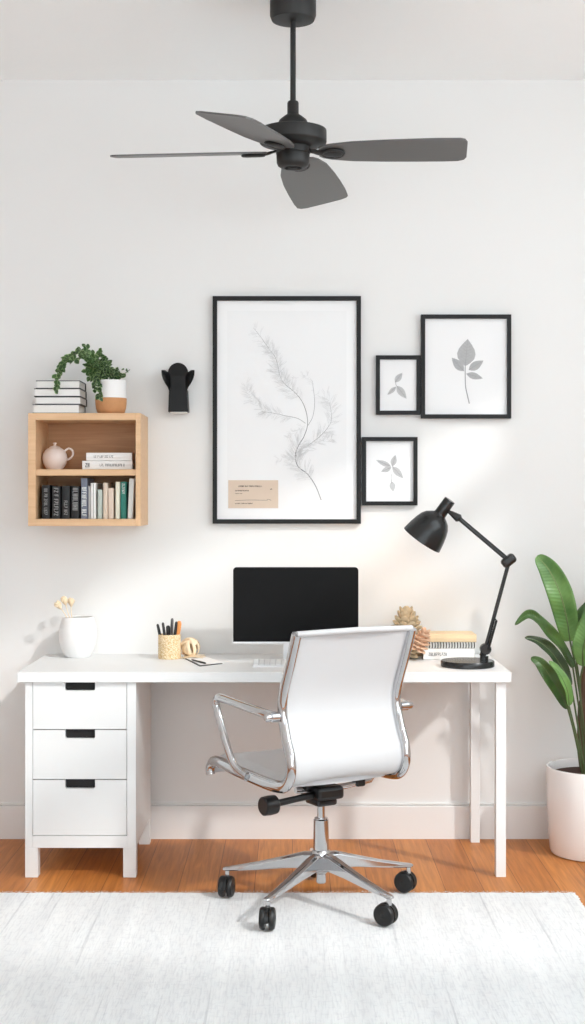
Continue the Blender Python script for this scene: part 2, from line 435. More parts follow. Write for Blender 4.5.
for (y0, y1) in ((682.2, 729.2), (730.2, 779.2), (780.2, 835.4)):
    zt2, zb2 = Zz(y0, YFr), Zz(y1, YFr); a, b = X(65, YFr), X(95, YFr); hz = zt2-.031; g = .0018; e = .006
    poly = [(dl+g, zb2), (dr-g, zb2), (dr-g, zt2), (b, zt2), (b, hz+e), (b-e*.3, hz+e*.3), (b-e, hz), (a+e, hz), (a+e*.3, hz+e*.3), (a, hz+e), (a, zt2), (dl+g, zt2)]
    dw = MB().prism(poly, YFr+.002, YFr+.02).build('drawer', M['desk'], desk, world=True)
    h = MB(); h.box(a-.002, b+.002, YFr+.0125, YFr+.0195, hz-.001, zt2)
    o = MB().box(a-.003, b+.003, YFr+.0201, YFr+.0235, hz-.003, zt2).build('finger_pull', M['recess'], dw, world=True)
    o['label'] = 'black cut-out finger pull'
lw = .047
for (x0, x1, y0, y1) in ((xl, xl+lw, YFr, YFr+lw), (xr-lw, xr, YFr, YFr+lw), (xl, xl+.044, -.105, -.06), (xr-.044, xr, -.105, -.06)):
    MB().box(x0, x1, y0, y1, 0, zr, .0015).build('leg', M['desk'], desk, world=True)
for (x0, x1, y0, y1) in ((X(496, -.58), X(506, -.58), -.58, -.544), (X(470, -.05), X(479, -.05), -.075, -.039)):
    MB().box(x0, x1, y0, y1, 0, .713, .0015).build('leg', M['desk'], desk, world=True)
MB().box(xr, X(500, -.56), -.065, -.045, .67, .713).build('rear_rail', M['desk'], desk, world=True)

# ------------------------------------------------------------------ monitor and keyboard
my = -.27
mon = thing('computer_monitor', (X(295.5, my), my, .75), 'black-screened desktop monitor with silver stand on the white desk', 'monitor')
x0, x1, z1, z0 = X(233, my), X(358.5, my), Zz(567, my), Zz(643.5, my)
def rrect(x0, x1, z0, z1, r, rb=None, n=6):
    rb = r if rb is None else rb; out = []
    for (cx, cz, a0, q) in ((x1-r, z1-r, 0, r), (x0+r, z1-r, 90, r), (x0+rb, z0+rb, 180, rb), (x1-rb, z0+rb, 270, rb)):
        for k in range(n+1):
            a = math.radians(a0+90*k/n); out.append((cx+q*math.cos(a), cz+q*math.sin(a)))
    return out
MB().prism(rrect(x0, x1, z0, z1, .014, .003), my, my+.018).build('housing', M['alu'], mon, world=True)
MB().prism(rrect(x0+.0005, x1-.0005, z0+.007, z1-.0005, .0135, .002), my-.003, my).build('screen', M['screen'], mon, world=True)
xc = (x0+x1)/2
MB().prism([(xc-.05, .756), (xc+.05, .756), (xc+.043, z0+.06), (xc-.043, z0+.06)], my+.019, my+.027).build('stand_neck', M['alu'], mon, world=True)
MB().box(xc-.10, xc+.10, my-.06, my+.12, .7502, .756, .002).build('stand_base', M['alu'], mon, world=True)
kb = thing('keyboard', (0, -.39, .75), 'slim white keyboard on the desk in front of the monitor', 'keyboard')
kx0, kx1, ky0, ky1 = X(252.5, -.45), X(252.5, -.45)+.30, -.455, -.345
MB().prism([(ky0, .7503), (ky1, .7503), (ky1, .766), (ky0, .757)], kx0, kx1, mat=Matrix(((0, 1, 0, 0), (1, 0, 0, 0), (0, 0, 1, 0), (0, 0, 0, 1))), bev=.0015).build('keyboard_body', M['alu'], kb, world=True)
kp = None
for r in range(5):
    for c_ in range(14):
        if kp is None:
            kp = MB().box(-.0088, .0088, -.0088, .0088, 0, .004, .0012).build('key', M['desk'], kb)
            ob = kp
        else:
            ob = kp.copy(); C.objects.link(ob); ob.parent = kb
        yy = ky0+.012+r*.0212
        ob.location = Vector((kx0+.0125+c_*.0211, yy, .7572+(yy-ky0)*.0818)) - kb.location
        ob.rotation_euler = (math.atan(.0818), 0, 0)

# ------------------------------------------------------------------ office chair
ch = thing('office_chair', (.097, -.923, .0078), 'white leather office chair with chrome frame and five-star castor base', 'chair', rot=(0, 0, math.radians(30)))
prof = [(-.218, .94), (-.18, .85), (-.134, .745), (-.126, .675), (-.15, .60), (-.178, .54), (-.18, .487), (-.144, .446), (-.07, .433), (.05, .433), (.2, .438), (.315, .445), (.37, .438), (.396, .412), (.393, .39)]
path = smooth_path([(0, y, z) for y, z in prof], 8)
for sx in (-1, 1):
    MB().tube([(sx*.222, p.y, p.z) for p in path], .021, 14, up=(0, -1, 0), flat=.72).build('side_rail', M['chrome'], ch)
def sling(i0, i1, half, thick, off, sag):
    pts = path[i0:i1]; nu = 14; vs, fs = [], []
    n = len(pts)
    nor = []
    for i in range(n):
        a = pts[max(0, i-1)]; b = pts[min(n-1, i+1)]; tt = (b-a).normalized(); nor.append(Vector((0, -tt.z, tt.y)))  # towards the sitter
    for side in (0, 1):
        for i, p in enumerate(pts):
            for k in range(nu+1):
                u = -1+2*k/nu
                q = p + nor[i]*(off + (thick if side == 0 else 0) - sag*(1-u*u))
                edge = .5*thick*(abs(u) > .99)
                q = q + nor[i]*(-edge if side == 0 else edge)
                vs.append((u*half, q.y, q.z))
    w = nu+1; N = n*w
    for i in range(n-1):
        for k in range(nu):
            a = i*w+k; fs.append((a, a+1, a+w+1, a+w)); fs.append((N+a, N+a+w, N+a+w+1, N+a+1))
        for k in (0, nu):
            a = i*w+k; fs.append((a, a+w, N+a+w, N+a))
    for i in (0, n-1):
        for k in range(nu):
            a = i*w+k; fs.append((a, a+1, N+a+1, N+a))
    return MB().add(vs, fs, True)
nb = 8*8-3
sling(0, nb, .211, .014, -.004, -.012).build('backrest', M['leather'], ch)
sling(nb-1, len(path)-3, .210, .03, -.004, .006).build('seat', M['leather'], ch)
MB().tube([(-.222, -.218, .941), (0, -.225, .945), (.222, -.218, .941)], .0095, 10).build('top_rail', M['leather'], ch)
for sx in (-1, 1):
    pa = [(sx*.243, -.122, .668), (sx*.262, -.09, .674), (sx*.268, .05, .681), (sx*.268, .20, .687), (sx*.268, .243, .684), (sx*.268, .258, .666), (sx*.266, .248, .63), (sx*.258, .20, .53), (sx*.25, .172, .475), (sx*.243, .14, .449), (sx*.236, .09, .436)]
    ar = MB().tube(smooth_path(pa, 8), .0125, 12, up=(1, 0, 0), flat=1.25).build('armrest', M['chrome'], ch)
    MB().lathe([(.0, -.034), (.011, -.034), (.013, -.031), (.013, -.016), (.017, -.014), (.017, .014), (.013, .016), (0, .016)], 20, mat=axis_mat((sx*.252, -.125, .667), (-sx, 0, 0))).build('joint_bolt', M['chrome'], ar)
# underside
mm = MB(); mm.box(-.052, .052, -.07, .06, .36, .405, .012); mm.box(-.04, .04, -.045, .045, .335, .362, .01); mm.box(-.07, .0, -.02, .045, .385, .412, .008)
mm.build('tilt_mechanism', M['plasticb'], ch)
MB().tube([(-.1, .0, .392), (.0, .0, .384), (.1, .0, .387), (.2, .0, .398), (.215, .0, .42)], .0105, 12).build('crossbar', M['chrome'], ch)
MB().box(.135, .17, -.018, .018, .381, .43, .006).build('bar_clamp', M['plasticb'], ch)
lv = MB().tube([(-.02, -.025, .378), (-.12, -.035, .372), (-.215, -.045, .366)], [.013, .011, .012], 12).build('tilt_lever', M['plasticb'], ch)
MB().lathe([(0, -.027), (.026, -.027), (.031, -.023), (.0325, 0), (.031, .023), (.026, .027), (0, .027)], 20, mat=axis_mat((-.228, -.047, .365), (-1, -.1, -.02))).build('lever_knob', M['plasticb'], lv)
MB().lathe([(.0265, .165), (.026, .283), (.0225, .287), (.0225, .289), (.0135, .289), (.0135, .345)], 28).build('gas_column', M['chrome'], ch)
MB().lathe([(.0, .068), (.014, .068), (.017, .072), (.017, .10), (.03, .112), (.034, .13), (.034, .165), (.03, .178), (.026, .182)], 28).build('base_hub', M['chrome'], ch)
yaws = [-30, 60, 78, 84, -32]
for k in range(5):
    a = math.radians(22-30+72*k); d = Vector((math.cos(a), math.sin(a), 0)); q = Vector((-d.y, d.x, 0))
    vs, fs = [], []
    st = [(.02, .112, .172, .023), (.06, .118, .17, .0215), (.13, .112, .15, .019), (.22, .1, .126, .0165), (.30, .091, .108, .0145), (.335, .088, .101, .0135), (.347, .09, .098, .009)]
    for r, za, zb_, w in st:
        c = .35*w; prof2 = [(-w*.75, za), (-w, za+c*.8), (-w*.92, zb_-c), (-w*.5, zb_), (w*.5, zb_), (w*.92, zb_-c), (w, za+c*.8), (w*.75, za)]
        for u, z in prof2: vs.append(d*r+q*u+Vector((0, 0, z)))
    for i in range(len(st)-1):
        for j in range(8):
            j2 = (j+1) % 8; fs.append((i*8+j, i*8+j2, i*8+8+j2, i*8+8+j))
    fs += [tuple(range(7, -1, -1)), tuple((len(st)-1)*8+j for j in range(8))]
    lg = MB().add(vs, fs, True).build('base_leg', M['chrome'], ch)
    md = lg.modifiers.new('Bevel', 'BEVEL'); md.width = .0025; md.segments = 2; md.limit_method = 'ANGLE'; md.angle_limit = .5
    # castor
    c0 = d*.332
    ya = math.radians(yaws[k]-30); f = Vector((math.cos(ya), math.sin(ya), 0)); ax = Vector((-f.y, f.x, 0))   # rolling direction, axle
    wc = c0 - f*.012 + Vector((0, 0, .0362))
    MB().lathe([(.0085, .066), (.0085, .1)], 14, mat=Matrix.Translation(c0)).build('caster_stem', M['chrome'], ch)
    cb = MB(); cb.lathe([(.006, .052), (.006, .07)], 12, mat=Matrix.Translation(c0))
    hood = []
    for i in range(9):
        an = math.radians(-10+i*25); hood.append((math.cos(an)*.0375, math.sin(an)*.0375))
    hm = Matrix((f, ax, Vector((0, 0, 1)))).transposed().to_4x4(); hm.translation = wc
    cb.prism(hood+[(-.015, -.005), (.015, .002)], -.006, .006, mat=hm)
    co = cb.build('caster', M['plasticb'], ch)
    for sgn in (-1, 1):
        wm = axis_mat(wc + ax*sgn*.0145, ax*sgn)
        MB().lathe([(0, .0095), (.008, .0115), (.012, .0095), (.026, .0105), (.032, .009), (.0358, .004), (.0362, -.004), (.034, -.0075), (0, -.0075)], 28, mat=wm).build('wheel', M['rubber'], co)

# ------------------------------------------------------------------ ceiling fan
fy = -.94
fx = X(293, fy)
fan = thing('ceiling_fan', (fx, fy, CEIL), 'black four-bladed ceiling fan hanging on a rod from the white ceiling', 'ceiling fan')
T0 = Matrix.Translation((fx, fy, 0))
MB().lathe([(.078, CEIL), (.078, 3.015), (.072, 3.0), (.02, 2.994), (.0, 2.994)], 40, mat=T0).build('ceiling_canopy', M['fanblack'], fan, world=True)
MB().lathe([(.0095, 2.70), (.0095, 2.996)], 20, mat=T0).build('downrod', M['fanblack'], fan, world=True)
MB().lathe([(.0, 2.725), (.017, 2.725), (.0195, 2.720), (.0195, 2.684), (.022, 2.680), (.03, 2.675), (.046, 2.662), (.053, 2.648), (.054, 2.635), (.05, 2.629), (0, 2.629)], 40, mat=T0).build('motor_coupling', M['fanblack'], fan, world=True)
MB().lathe([(0, 2.630), (.106, 2.630), (.1130, 2.6275), (.1140, 2.624), (.1140, 2.5885), (.1130, 2.585), (.109, 2.582), (.07, 2.570), (0, 2.570)], 56, mat=T0).build('motor_housing', M['fanblack'], fan, world=True)
hubo = MB().lathe([(0, 2.572), (.057, 2.572), (.058, 2.548), (.0555, 2.546), (.0565, 2.543), (.055, 2.516), (.051, 2.507), (.040, 2.500), (.03, 2.499), (.028, 2.505), (0, 2.505)], 40, mat=T0).build('switch_housing', M['fanblack'], fan, world=True)
MB().lathe([(0, 2.504), (.024, 2.504), (.024, 2.498), (.02, 2.4965), (0, 2.4965)], 6, mat=T0, smooth=False).build('centre_cap', M['recess'], hubo, world=True)
pitch = math.radians(12)
for ang, bl_len, droop, wsc in ((-5, .585, .3, 1.0), (79, .62, 3.8, 1.25), (177, .615, .6, 1.0), (244.5, .52, .2, 1.25)):
    a = math.radians(ang); u = Vector((math.cos(a), math.sin(a), 0)); tt = Vector((-u.y, u.x, 0))
    u = (u*math.cos(math.radians(droop)) - Vector((0, 0, math.sin(math.radians(droop))))).normalized()
    up_ = u.cross(tt); w_ = (tt*math.cos(pitch) - up_*math.sin(pitch)).normalized(); nn = u.cross(w_)
    org = Vector((fx, fy, 2.553))
    mat = Matrix((u, w_, nn)).transposed().to_4x4(); mat.translation = org
    # outline in (r, w)
    L0, L1 = .088, bl_len; q_ = bl_len-.60
    out = []
    top = [(L0, .030), (.10, .042), (.13, .054), (.20, .068), (.30, .076), (.42, .080), (.52+q_, .082), (.572+q_, .080), (.592+q_, .071), (L1, .052)]
    bot = [(L1, -.054), (.592+q_, -.072), (.575+q_, -.079), (.5+q_, -.081), (.40, -.079), (.30, -.075), (.20, -.068), (.13, -.054), (.10, -.042), (L0, -.030)]
    pts = [(r, w*wsc) for r, w in top + bot]
    vs = [mat @ Vector((r, w, -.003)) for r, w in pts] + [mat @ Vector((r, w, .003)) for r, w in pts]
    n = len(pts); fs = [tuple(range(n)), tuple(range(2*n-1, n-1, -1))] + [(i, (i+1) % n, n+(i+1) % n, n+i) for i in range(n)]
    bl = MB().add(vs, fs).build('blade', M['blade'], fan, world=True)
    br = MB()
    arm = smooth_path([(.045, 0, .008), (.07, 0, .002), (.095, 0, -.0045), (.13, 0, -.0065), (.17, 0, -.0065)], 4)
    br.tube([mat @ p for p in arm], [.016]*5+[.018]*4+[.022]*4+[.027]*3+[.012], 12, up=tuple(w_), flat=.28)
    ring = [mat @ Vector(((.135)+.036*math.cos(q*2*PI/24), .028*math.sin(q*2*PI/24), -.0075)) for q in range(25)]
    br.tube(ring, .0055, 8)
    br.build('blade_bracket', M['fanblack'], bl, world=True)

# ------------------------------------------------------------------ wall shelf and what stands on it
sy = -.272
shx0, shx1 = X(28, sy), X(140.6, sy); shz1, shz0 = Zz(413, sy), Zz(526, sy)
sh = thing('wall_shelf', ((shx0+shx1)/2, 0, shz0), 'light oak two-compartment box shelf mounted on the wall', 'shelf')
bt, bz = .0295, .027
xi0, xi1 = shx0+bt, shx1-.0195
zm1, zm0 = Zz(469.3, sy), Zz(475.5, sy); zf = Zz(519, sy)
side = MB(); side.box(shx0, xi0, sy, 0, shz0, shz1, .0012); side.box(xi1, shx1, sy, 0, shz0, shz1, .0012)
side.box(xi0, xi1, sy, 0, shz1-bz, shz1, .0012); side.box(xi0, xi1, sy, 0, shz0, zf, .0012)
side.build('carcass', M['oak'], sh, world=True)
MB().box(xi0, xi1, sy+.006, -.012, zm0, zm1, .0012).build('middle_board', M['oak'], sh, world=True)
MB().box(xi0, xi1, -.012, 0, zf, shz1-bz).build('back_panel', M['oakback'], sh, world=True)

def book(name, label, loc, rot, T, H, Dp, mat, group, title=None, tmat='glyphw', seed=1, pagesout=False, tscale=.5, frac=(.12, .85)):
    """upright book: thickness along X, spine on -Y, height along Z, base at origin"""
    r = thing('book', loc, label, 'book', group, rot)
    r.name = name
    b = MB(); c = .0022
    pr = [(-T/2, Dp), (-T/2, .004), (-T/2+.002, .001), (0, -.001 if T > .015 else 0), (T/2-.002, .001), (T/2, .004), (T/2, Dp), (T/2-c, Dp), (T/2-c, .005), (-T/2+c, .005), (-T/2+c, Dp)]
    b.prism(pr, 0, H, mat=Matrix(((1, 0, 0, 0), (0, 0, 1, 0), (0, 1, 0, 0), (0, 0, 0, 1))))
    cv = b.build('cover', mat, r)
    MB().box(-T/2+c+.0002, T/2-c-.0002, .0055, Dp-.004, .004, H-.004).build('page_block', M['pages'], r)
    if title:
        g = MB(); h = T*tscale
        n = int((frac[1]-frac[0])*H/(h*.58))
        marks(g, max(3, n), h, seed, lambda u, v: Vector((v-h/2, -.0016, H*frac[1]-u)))
        if title == 2:
            marks(g, 2, T*.4, seed+9, lambda u, v: Vector((v-T*.2, -.0016, H*.10-u)))
        g.build('title', M[tmat], cv)
    return r
bx = [ # px0, px1, top py, cover, title
 (41.5, 50, 485.3, 'cov_black', 1, 'glyphw', 'black hardback with small pale lettering, first book from the left in the lower compartment', .42, (.15, .9)),
 (51.3, 60.6, 486.5, 'cov_black', 1, 'glyphw', 'black hardback with the tallest dense white lettering, second from the left in the lower compartment', .5, (.1, .95)),
 (61.4, 70, 486.0, 'cov_black', 1, 'glyphw', 'black hardback whose short title sits low on its spine, third from the left', .42, (.12, .55)),
 (70.6, 79.4, 486.5, 'cov_black', 1, 'glyphw', 'black hardback with pale lettering beside the blue-grey book', .62, (.12, .95)),
 (80.7, 87.6, 478.3, 'cov_slate', 1, 'cov_light', 'tall blue-grey book with white spine lettering beside the black hardbacks', .7, (.05, .78)),
 (87.9, 90.0, 486.0, 'cov_grey', 0, '', 'very thin grey booklet between the blue-grey book and a white one', .4, None),
 (90.3, 96, 483.2, 'cov_white', 0, '', 'white book with a thin dark line on its spine, right of the thin grey booklet', .4, None),
 (97.2, 102.2, 489.8, 'cov_sage', 0, '', 'short pale grey-green book, the lowest of the upright row', .4, None),
 (103, 107.6, 483.0, 'cov_beige', 0, '', 'narrow beige book, the taller of two beige spines', .4, None),
 (107.9, 113.5, 488.2, 'cov_blush', 0, '', 'shorter wider beige book beside the narrow beige one', .4, None),
 (115.3, 119.9, 482.0, 'cov_cream', 0, '', 'cream book standing just left of the green book', .4, None),
 (120.3, 126.2, 481.8, 'cov_green', 1, 'cov_light', 'teal green book with pale lettering near the right end', .5, (.6, .95)),
]
by = sy+.035
gA = 'upright books in the lower shelf compartment'
for i, (a, b, tp, cvr, ti, tm, lab, ts, fr_) in enumerate(bx):
    x0, x1 = X(a, by), X(b, by); H = Zz(tp, by)-zf
    o = book('book', lab, ((x0+x1)/2, by+(.004 if i % 2 else 0), zf+.0006), (0, 0, 0), (x1-x0)*.96, H, .18, M[cvr], gA, ti, tm or 'glyphw', 30+i, tscale=ts, frac=fr_ or (.1, .9))
    if i == 6:
        T_ = (x1-x0)*.96
        MB().box(.001, .0022, -.0022, -.0012, .002, H-.002).build('spine_line', M['cov_charcoal'], [c for c in o.children if c.name.startswith('cover')][0])
# leaning white book and thin rust book at the end
xb = X(127.2, by); H = .156; T = .0205
th = math.radians(2.6)
book('book', 'tall white book leaning right beside the green one', (xb+T/2*math.cos(th)+.0007, by, zf+.0006+T/2*math.sin(th)), (0, th, 0), T, H, .18, M['cov_light'], gA)
book('book', 'thin rust-brown book against the right side of the lower compartment', (xi1-.0034, by+.03, zf+.0006), (0, 0, 0), .006, .118, .17, M['cov_rust'], gA)
# lying white books in the upper compartment
def lying(label, px0, px1, y, zbase, T, Dp, mat, group, title, tmat='midprint', seed=3, yaw=0, front_pages=False, tscale=.4, frac=(.35, .85)):
    x0, x1 = X(px0, y), X(px1, y); W = x1-x0
    if not front_pages:
        # X->-z thickness, Z->+x height
        r = book('book', label, (x0, y, zbase+T/2), (0, PI/2, 0), T, W, Dp, mat, group)
        if title:
            cv = [c for c in r.children if c.name.startswith('cover')][0]
            g = MB(); h = T*tscale
            if title == 2: marks(g, 2, T*.5, seed+5, lambda u, v: Vector((T*.25-v, -.0016, W*.06+u)))
            marks(g, int((frac[1]-frac[0])*W/(h*.58)), h, seed, lambda u, v: Vector((h/2-v, -.0016, W*frac[0]+u)))
            g.build('title', M[tmat], cv)
        return r
    m = Matrix.Rotation(yaw, 4, 'Z') @ Matrix.Rotation(PI, 4, 'Z') @ Matrix.Rotation(PI/2, 4, 'Y')
    r = book('book', label, (x1, y+Dp, zbase+T/2), tuple(m.to_euler()), T, W, Dp, mat, group)
    return r
gB = 'white books lying in the upper compartment'
t1 = .034; t2 = .031
lying('thicker white book lying at the bottom of the pair in the upper compartment', 82.3, 132.3, sy+.05, zm1+.0006, t1, .16, M['cov_white'], gB, 2, seed=4, tscale=.3)
lying('thinner white book lying on top of the pair in the upper compartment', 86.2, 131.8, sy+.052, zm1+t1+.0012, t2, .155, M['cov_white'], gB, 1, seed=8, tscale=.3, frac=(.17, .55))
gC = 'stacked books on top of the shelf'
zc = shz1+.0006
for (a, b, T, lab, dy) in ((32.5, 79.5, .0345, 'white book with dark cover, bottom of the stack on the shelf top', .0),
                       (35.0, 81.0, .0295, 'white book with dark cover, second from the bottom of the stack on the shelf top', .006),
                       (34.0, 80.5, .031, 'white book with dark cover, second from the top of the stack on the shelf top', .002),
                       (36.0, 80.0, .031, 'white book with dark cover, topmost of the stack beside the trailing plant', .008)):
    lying(lab, a, b, sy+.02+dy, zc, T, .16, M['cov_charcoal'], gC, 0, front_pages=True)
    zc += T+.0006

# teapot
ty = sy+.13
tpx, tpr = X(54.8, ty), .0495
tp = thing('teapot', (tpx, ty, zm1), 'round blush white ceramic teapot with knob lid in the upper shelf compartment', 'teapot')
MB().lathe([(0, .0005), (.028, .0005), (.03, .004), (.036, .01), (.046, .026), (.0495, .045), (.047, .062), (.038, .078), (.026, .087), (.022, .0885), (0, .0885)], 36).build('teapot_body', M['teapot'], tp)
MB().lathe([(.022, .0887), (.021, .0915), (.012, .095), (.005, .097), (.004, .100), (.0075, .104), (.007, .108), (0, .110)], 28).build('lid', M['teapot'], tp)
MB().tube(smooth_path([(.040, 0, .076), (.055, -.004, .085), (.070, -.006, .078), (.073, -.006, .062), (.064, -.004, .048), (.047, 0, .040)], 8), .0042, 10).build('handle', M['teapot'], tp)

# trailing plant in a two-tone pot
ppy = sy+.075
ppx = X(111, ppy)
pp = thing('trailing_plant', (ppx, ppy, shz1), 'trailing leafy plant in a white and terracotta pot on the oak shelf', 'plant')
hp = .132
pot = MB().lathe([(0, .0005), (.046, .0005), (.053, .006), (.058, .02), (.061, .04), (.0615, .062)], 40).build('pot_base', M['terra'], pp)
MB().lathe([(.0615, .0622), (.061, .1), (.0605, hp-.002), (.0595, hp), (.057, hp-.002), (.056, hp-.014), (0, hp-.014)], 40).build('pot_top', M['ceramic'], pp)
MB().lathe([(0, hp-.010), (.04, hp-.0105), (.0555, hp-.0135)], 24).build('soil', M['soil'], pp)
lf = MB(); sm = MB(); r = random.Random(11)
def small_leaf(mb, p, d, nrm, L, W):
    d = d.normalized(); w = d.cross(nrm)
    if w.length < 1e-3: w = d.cross(Vector((.3, .5, .8)))
    w.normalize(); n = w.cross(d).normalized()
    vs, uv, fs = [], [], []
    for i, (t_, k) in enumerate(((0, .12), (.2, .72), (.45, 1), (.7, .85), (.9, .42), (1, .06))):
        c = p + d*(L*t_) - n*(L*.18*t_*t_)
        for u in (-1, -.5, 0, .5, 1):
            vs.append(c + w*(W*k*u) + n*(abs(u)*W*.18*k)); uv.append((t_+.0001, u))
    for i in range(5):
        for k in range(4):
            a = i*5+k; fs.append((a, a+1, a+6, a+5))
    mb.add(vs, fs, True, uv)
def pl(px, py, dy=0): return P(px, py, ppy+dy)
sprays = [([(104, 381, 0), (95, 362, -.02), (85, 354, -.04), (75, 354, -.06), (65, 361, -.075), (58, 372, -.08), (56, 381, -.08), (54.5, 391, -.08)], 60),
          ([(103, 381, 0), (94, 360, -.01), (84, 351, -.03), (74, 354, -.05), (64, 363, -.07), (59, 374, -.075)], 52),
          ([(104, 381, 0), (94, 364, -.02), (84, 357, -.04), (76, 359, -.06), (70, 364, -.07)], 26),
          ([(105, 381, 0), (100, 377, -.05), (98, 386, -.066), (99, 393, -.068), (99, 398, -.068)], 22),
          ([(107, 380, 0), (101, 374, -.05), (95.5, 382, -.067), (94, 390, -.069)], 14),
          ([(113, 381, 0), (117, 372, .0), (121, 375, -.01)], 16),
          ([(115, 381, 0), (123, 375, 0), (130, 369.5, 0)], 3),
          ([(106, 381, 0), (98, 362, 0), (90, 352, 0), (85, 346, 0)], 12),
          ([(106, 381, 0), (104, 362, .01), (99, 354, 0), (101, 350, 0)], 14)]
for pts, n in sprays:
    path3 = smooth_path([pl(*q) for q in pts], 8)
    sm.tube(path3, .0012, 6)
    for i in range(n):
        k = min(len(path3)-2, int((i+.6)/n*(len(path3)-1))); p = path3[k]; tg = (path3[k+1]-path3[k]).normalized()
        sd = Vector((r.uniform(-1, 1), r.uniform(-1, .6), r.uniform(-.8, .9))) + tg*.5
        small_leaf(lf, p, sd, Vector((r.uniform(-.4, .4), -1, r.uniform(.0, .9))), r.uniform(.017, .026), r.uniform(.0072, .011))
for i in range(330):
    a, b, c = r.gauss(0, .5), r.gauss(0, .5), r.gauss(0, .5)
    if a*a+b*b+c*c > 1: continue
    p = pl(97+a*12.5, 367.5-b*13.5, c*.05)
    small_leaf(lf, p, Vector((a+r.uniform(-.6, .6), c-.3, b+r.uniform(-.7, .5))), Vector((r.uniform(-.4, .4), -1, r.uniform(.1, .9))), r.uniform(.014, .022), r.uniform(.006, .009))
for i in range(80):
    p = pl(r.uniform(103, 122), r.uniform(369, 381), r.uniform(-.045, .03))
    small_leaf(lf, p, Vector((r.uniform(-.8, .8), r.uniform(-1, .4), r.uniform(-.1, .8))), Vector((0, -1, .6)), r.uniform(.013, .02), r.uniform(.005, .008))
sm.build('stems', M['stem'], pp, world=True)
lf.build('foliage', M['ivy'], pp, world=True, recalc=False)

# ------------------------------------------------------------------ wall sconce
sc = thing('wall_sconce', (X(178, -.04), 0, Zz(400, -.04)), 'matte black wall sconce with flared petal top on the white wall', 'wall lamp')
def q2(px, py, y): return (X(px, y), Zz(py, y))
def plate(pts, thick, mb):
    """pts: list of (px,py,y) -> plate thickened away from the viewer"""
    vs = [P(a, b, c) for a, b, c in pts]; vs2 = [v+Vector((0, thick, 0)) for v in vs]; n = len(vs)
    mb.add(vs+vs2, [tuple(range(n)), tuple(range(2*n-1, n-1, -1))]+[(i, (i+1) % n, n+(i+1) % n, n+i) for i in range(n)])
yb = -.085
b = MB()
tp_, bt_ = [(169.0, 389.5), (186.8, 389.5)], [(168.2, 411.2), (188.2, 412.6)]
vs = [P(169, 389.5, yb), P(186.8, 389.5, yb), P(188.2, 411.6, yb), P(168.2, 411.6, yb)]
x_ = [v.x for v in vs]; z_ = [v.z for v in vs]
vs2 = [Vector((v.x, -.012, v.z)) for v in vs]
b.add(vs+vs2, [(0, 1, 2, 3), (7, 6, 5, 4), (0, 4, 5, 1), (1, 5, 6, 2), (3, 2, 6, 7), (0, 3, 7, 4)]).build('sconce_body', M['black'], sc, world=True)
MB().box(vs[3].x+.006, vs[2].x-.006, yb+.008, -.02, vs[3].z-.0045, vs[3].z-.0002, .001).build('diffuser', M['shadein'], sc, world=True)
MB().box(X(171, 0), X(185, 0), -.0125, 0, Zz(410, 0), Zz(378, 0), .002).build('mounting_plate', M['black'], sc, world=True)
b = MB()   # round back petal
cxx, czz = 178, 373.5
disc = [(cxx+10.3*math.cos(a*2*PI/28), czz-10.8*math.sin(a*2*PI/28)) for a in range(28)]
plate([(px, py, -.034-.0008*(czz-py)) for px, py in disc], .006, b)
plate([(169.5, 375, -.032), (186.5, 375, -.032), (186.5, 391, -.032), (169.5, 391, -.032)], .006, b)
b.build('back_petal', M['black'], sc, world=True)
for sgn in (-1, 1):
    vs, fs = [], []
    rows = [(391, 8.4, 8.95), (387, 8.2, 10.4), (383, 8.0, 13.2), (379, 8.0, 15.2), (375, 8.6, 16.3), (372, 10.8, 16.6), (370.0, 13.4, 16.5)]
    nn_ = 6
    for side in (0, 1):
        for (py, i0, i1) in rows:
            for k in range(nn_+1):
                t_ = k/nn_; w = i0+(i1-i0)*t_
                yv = -.05 - .05*math.sin(t_*PI*.5)
                vs.append(P(178+sgn*w, py, yv + side*.004) + Vector((side*-sgn*.002, 0, 0)))
    W = nn_+1; N = len(rows)*W
    for i in range(len(rows)-1):
        for k in range(nn_):
            a = i*W+k; fs += [(a, a+1, a+W+1, a+W), (N+a, N+a+W, N+a+W+1, N+a+1)]
        for k in (0, nn_):
            a = i*W+k; fs.append((a, a+W, N+a+W, N+a))
    for i in (0, len(rows)-1):
        for k in range(nn_):
            a = i*W+k; fs.append((a, a+1, N+a+1, N+a))
    MB().add(vs, fs, True).build('side_petal', M['black'], sc, world=True)

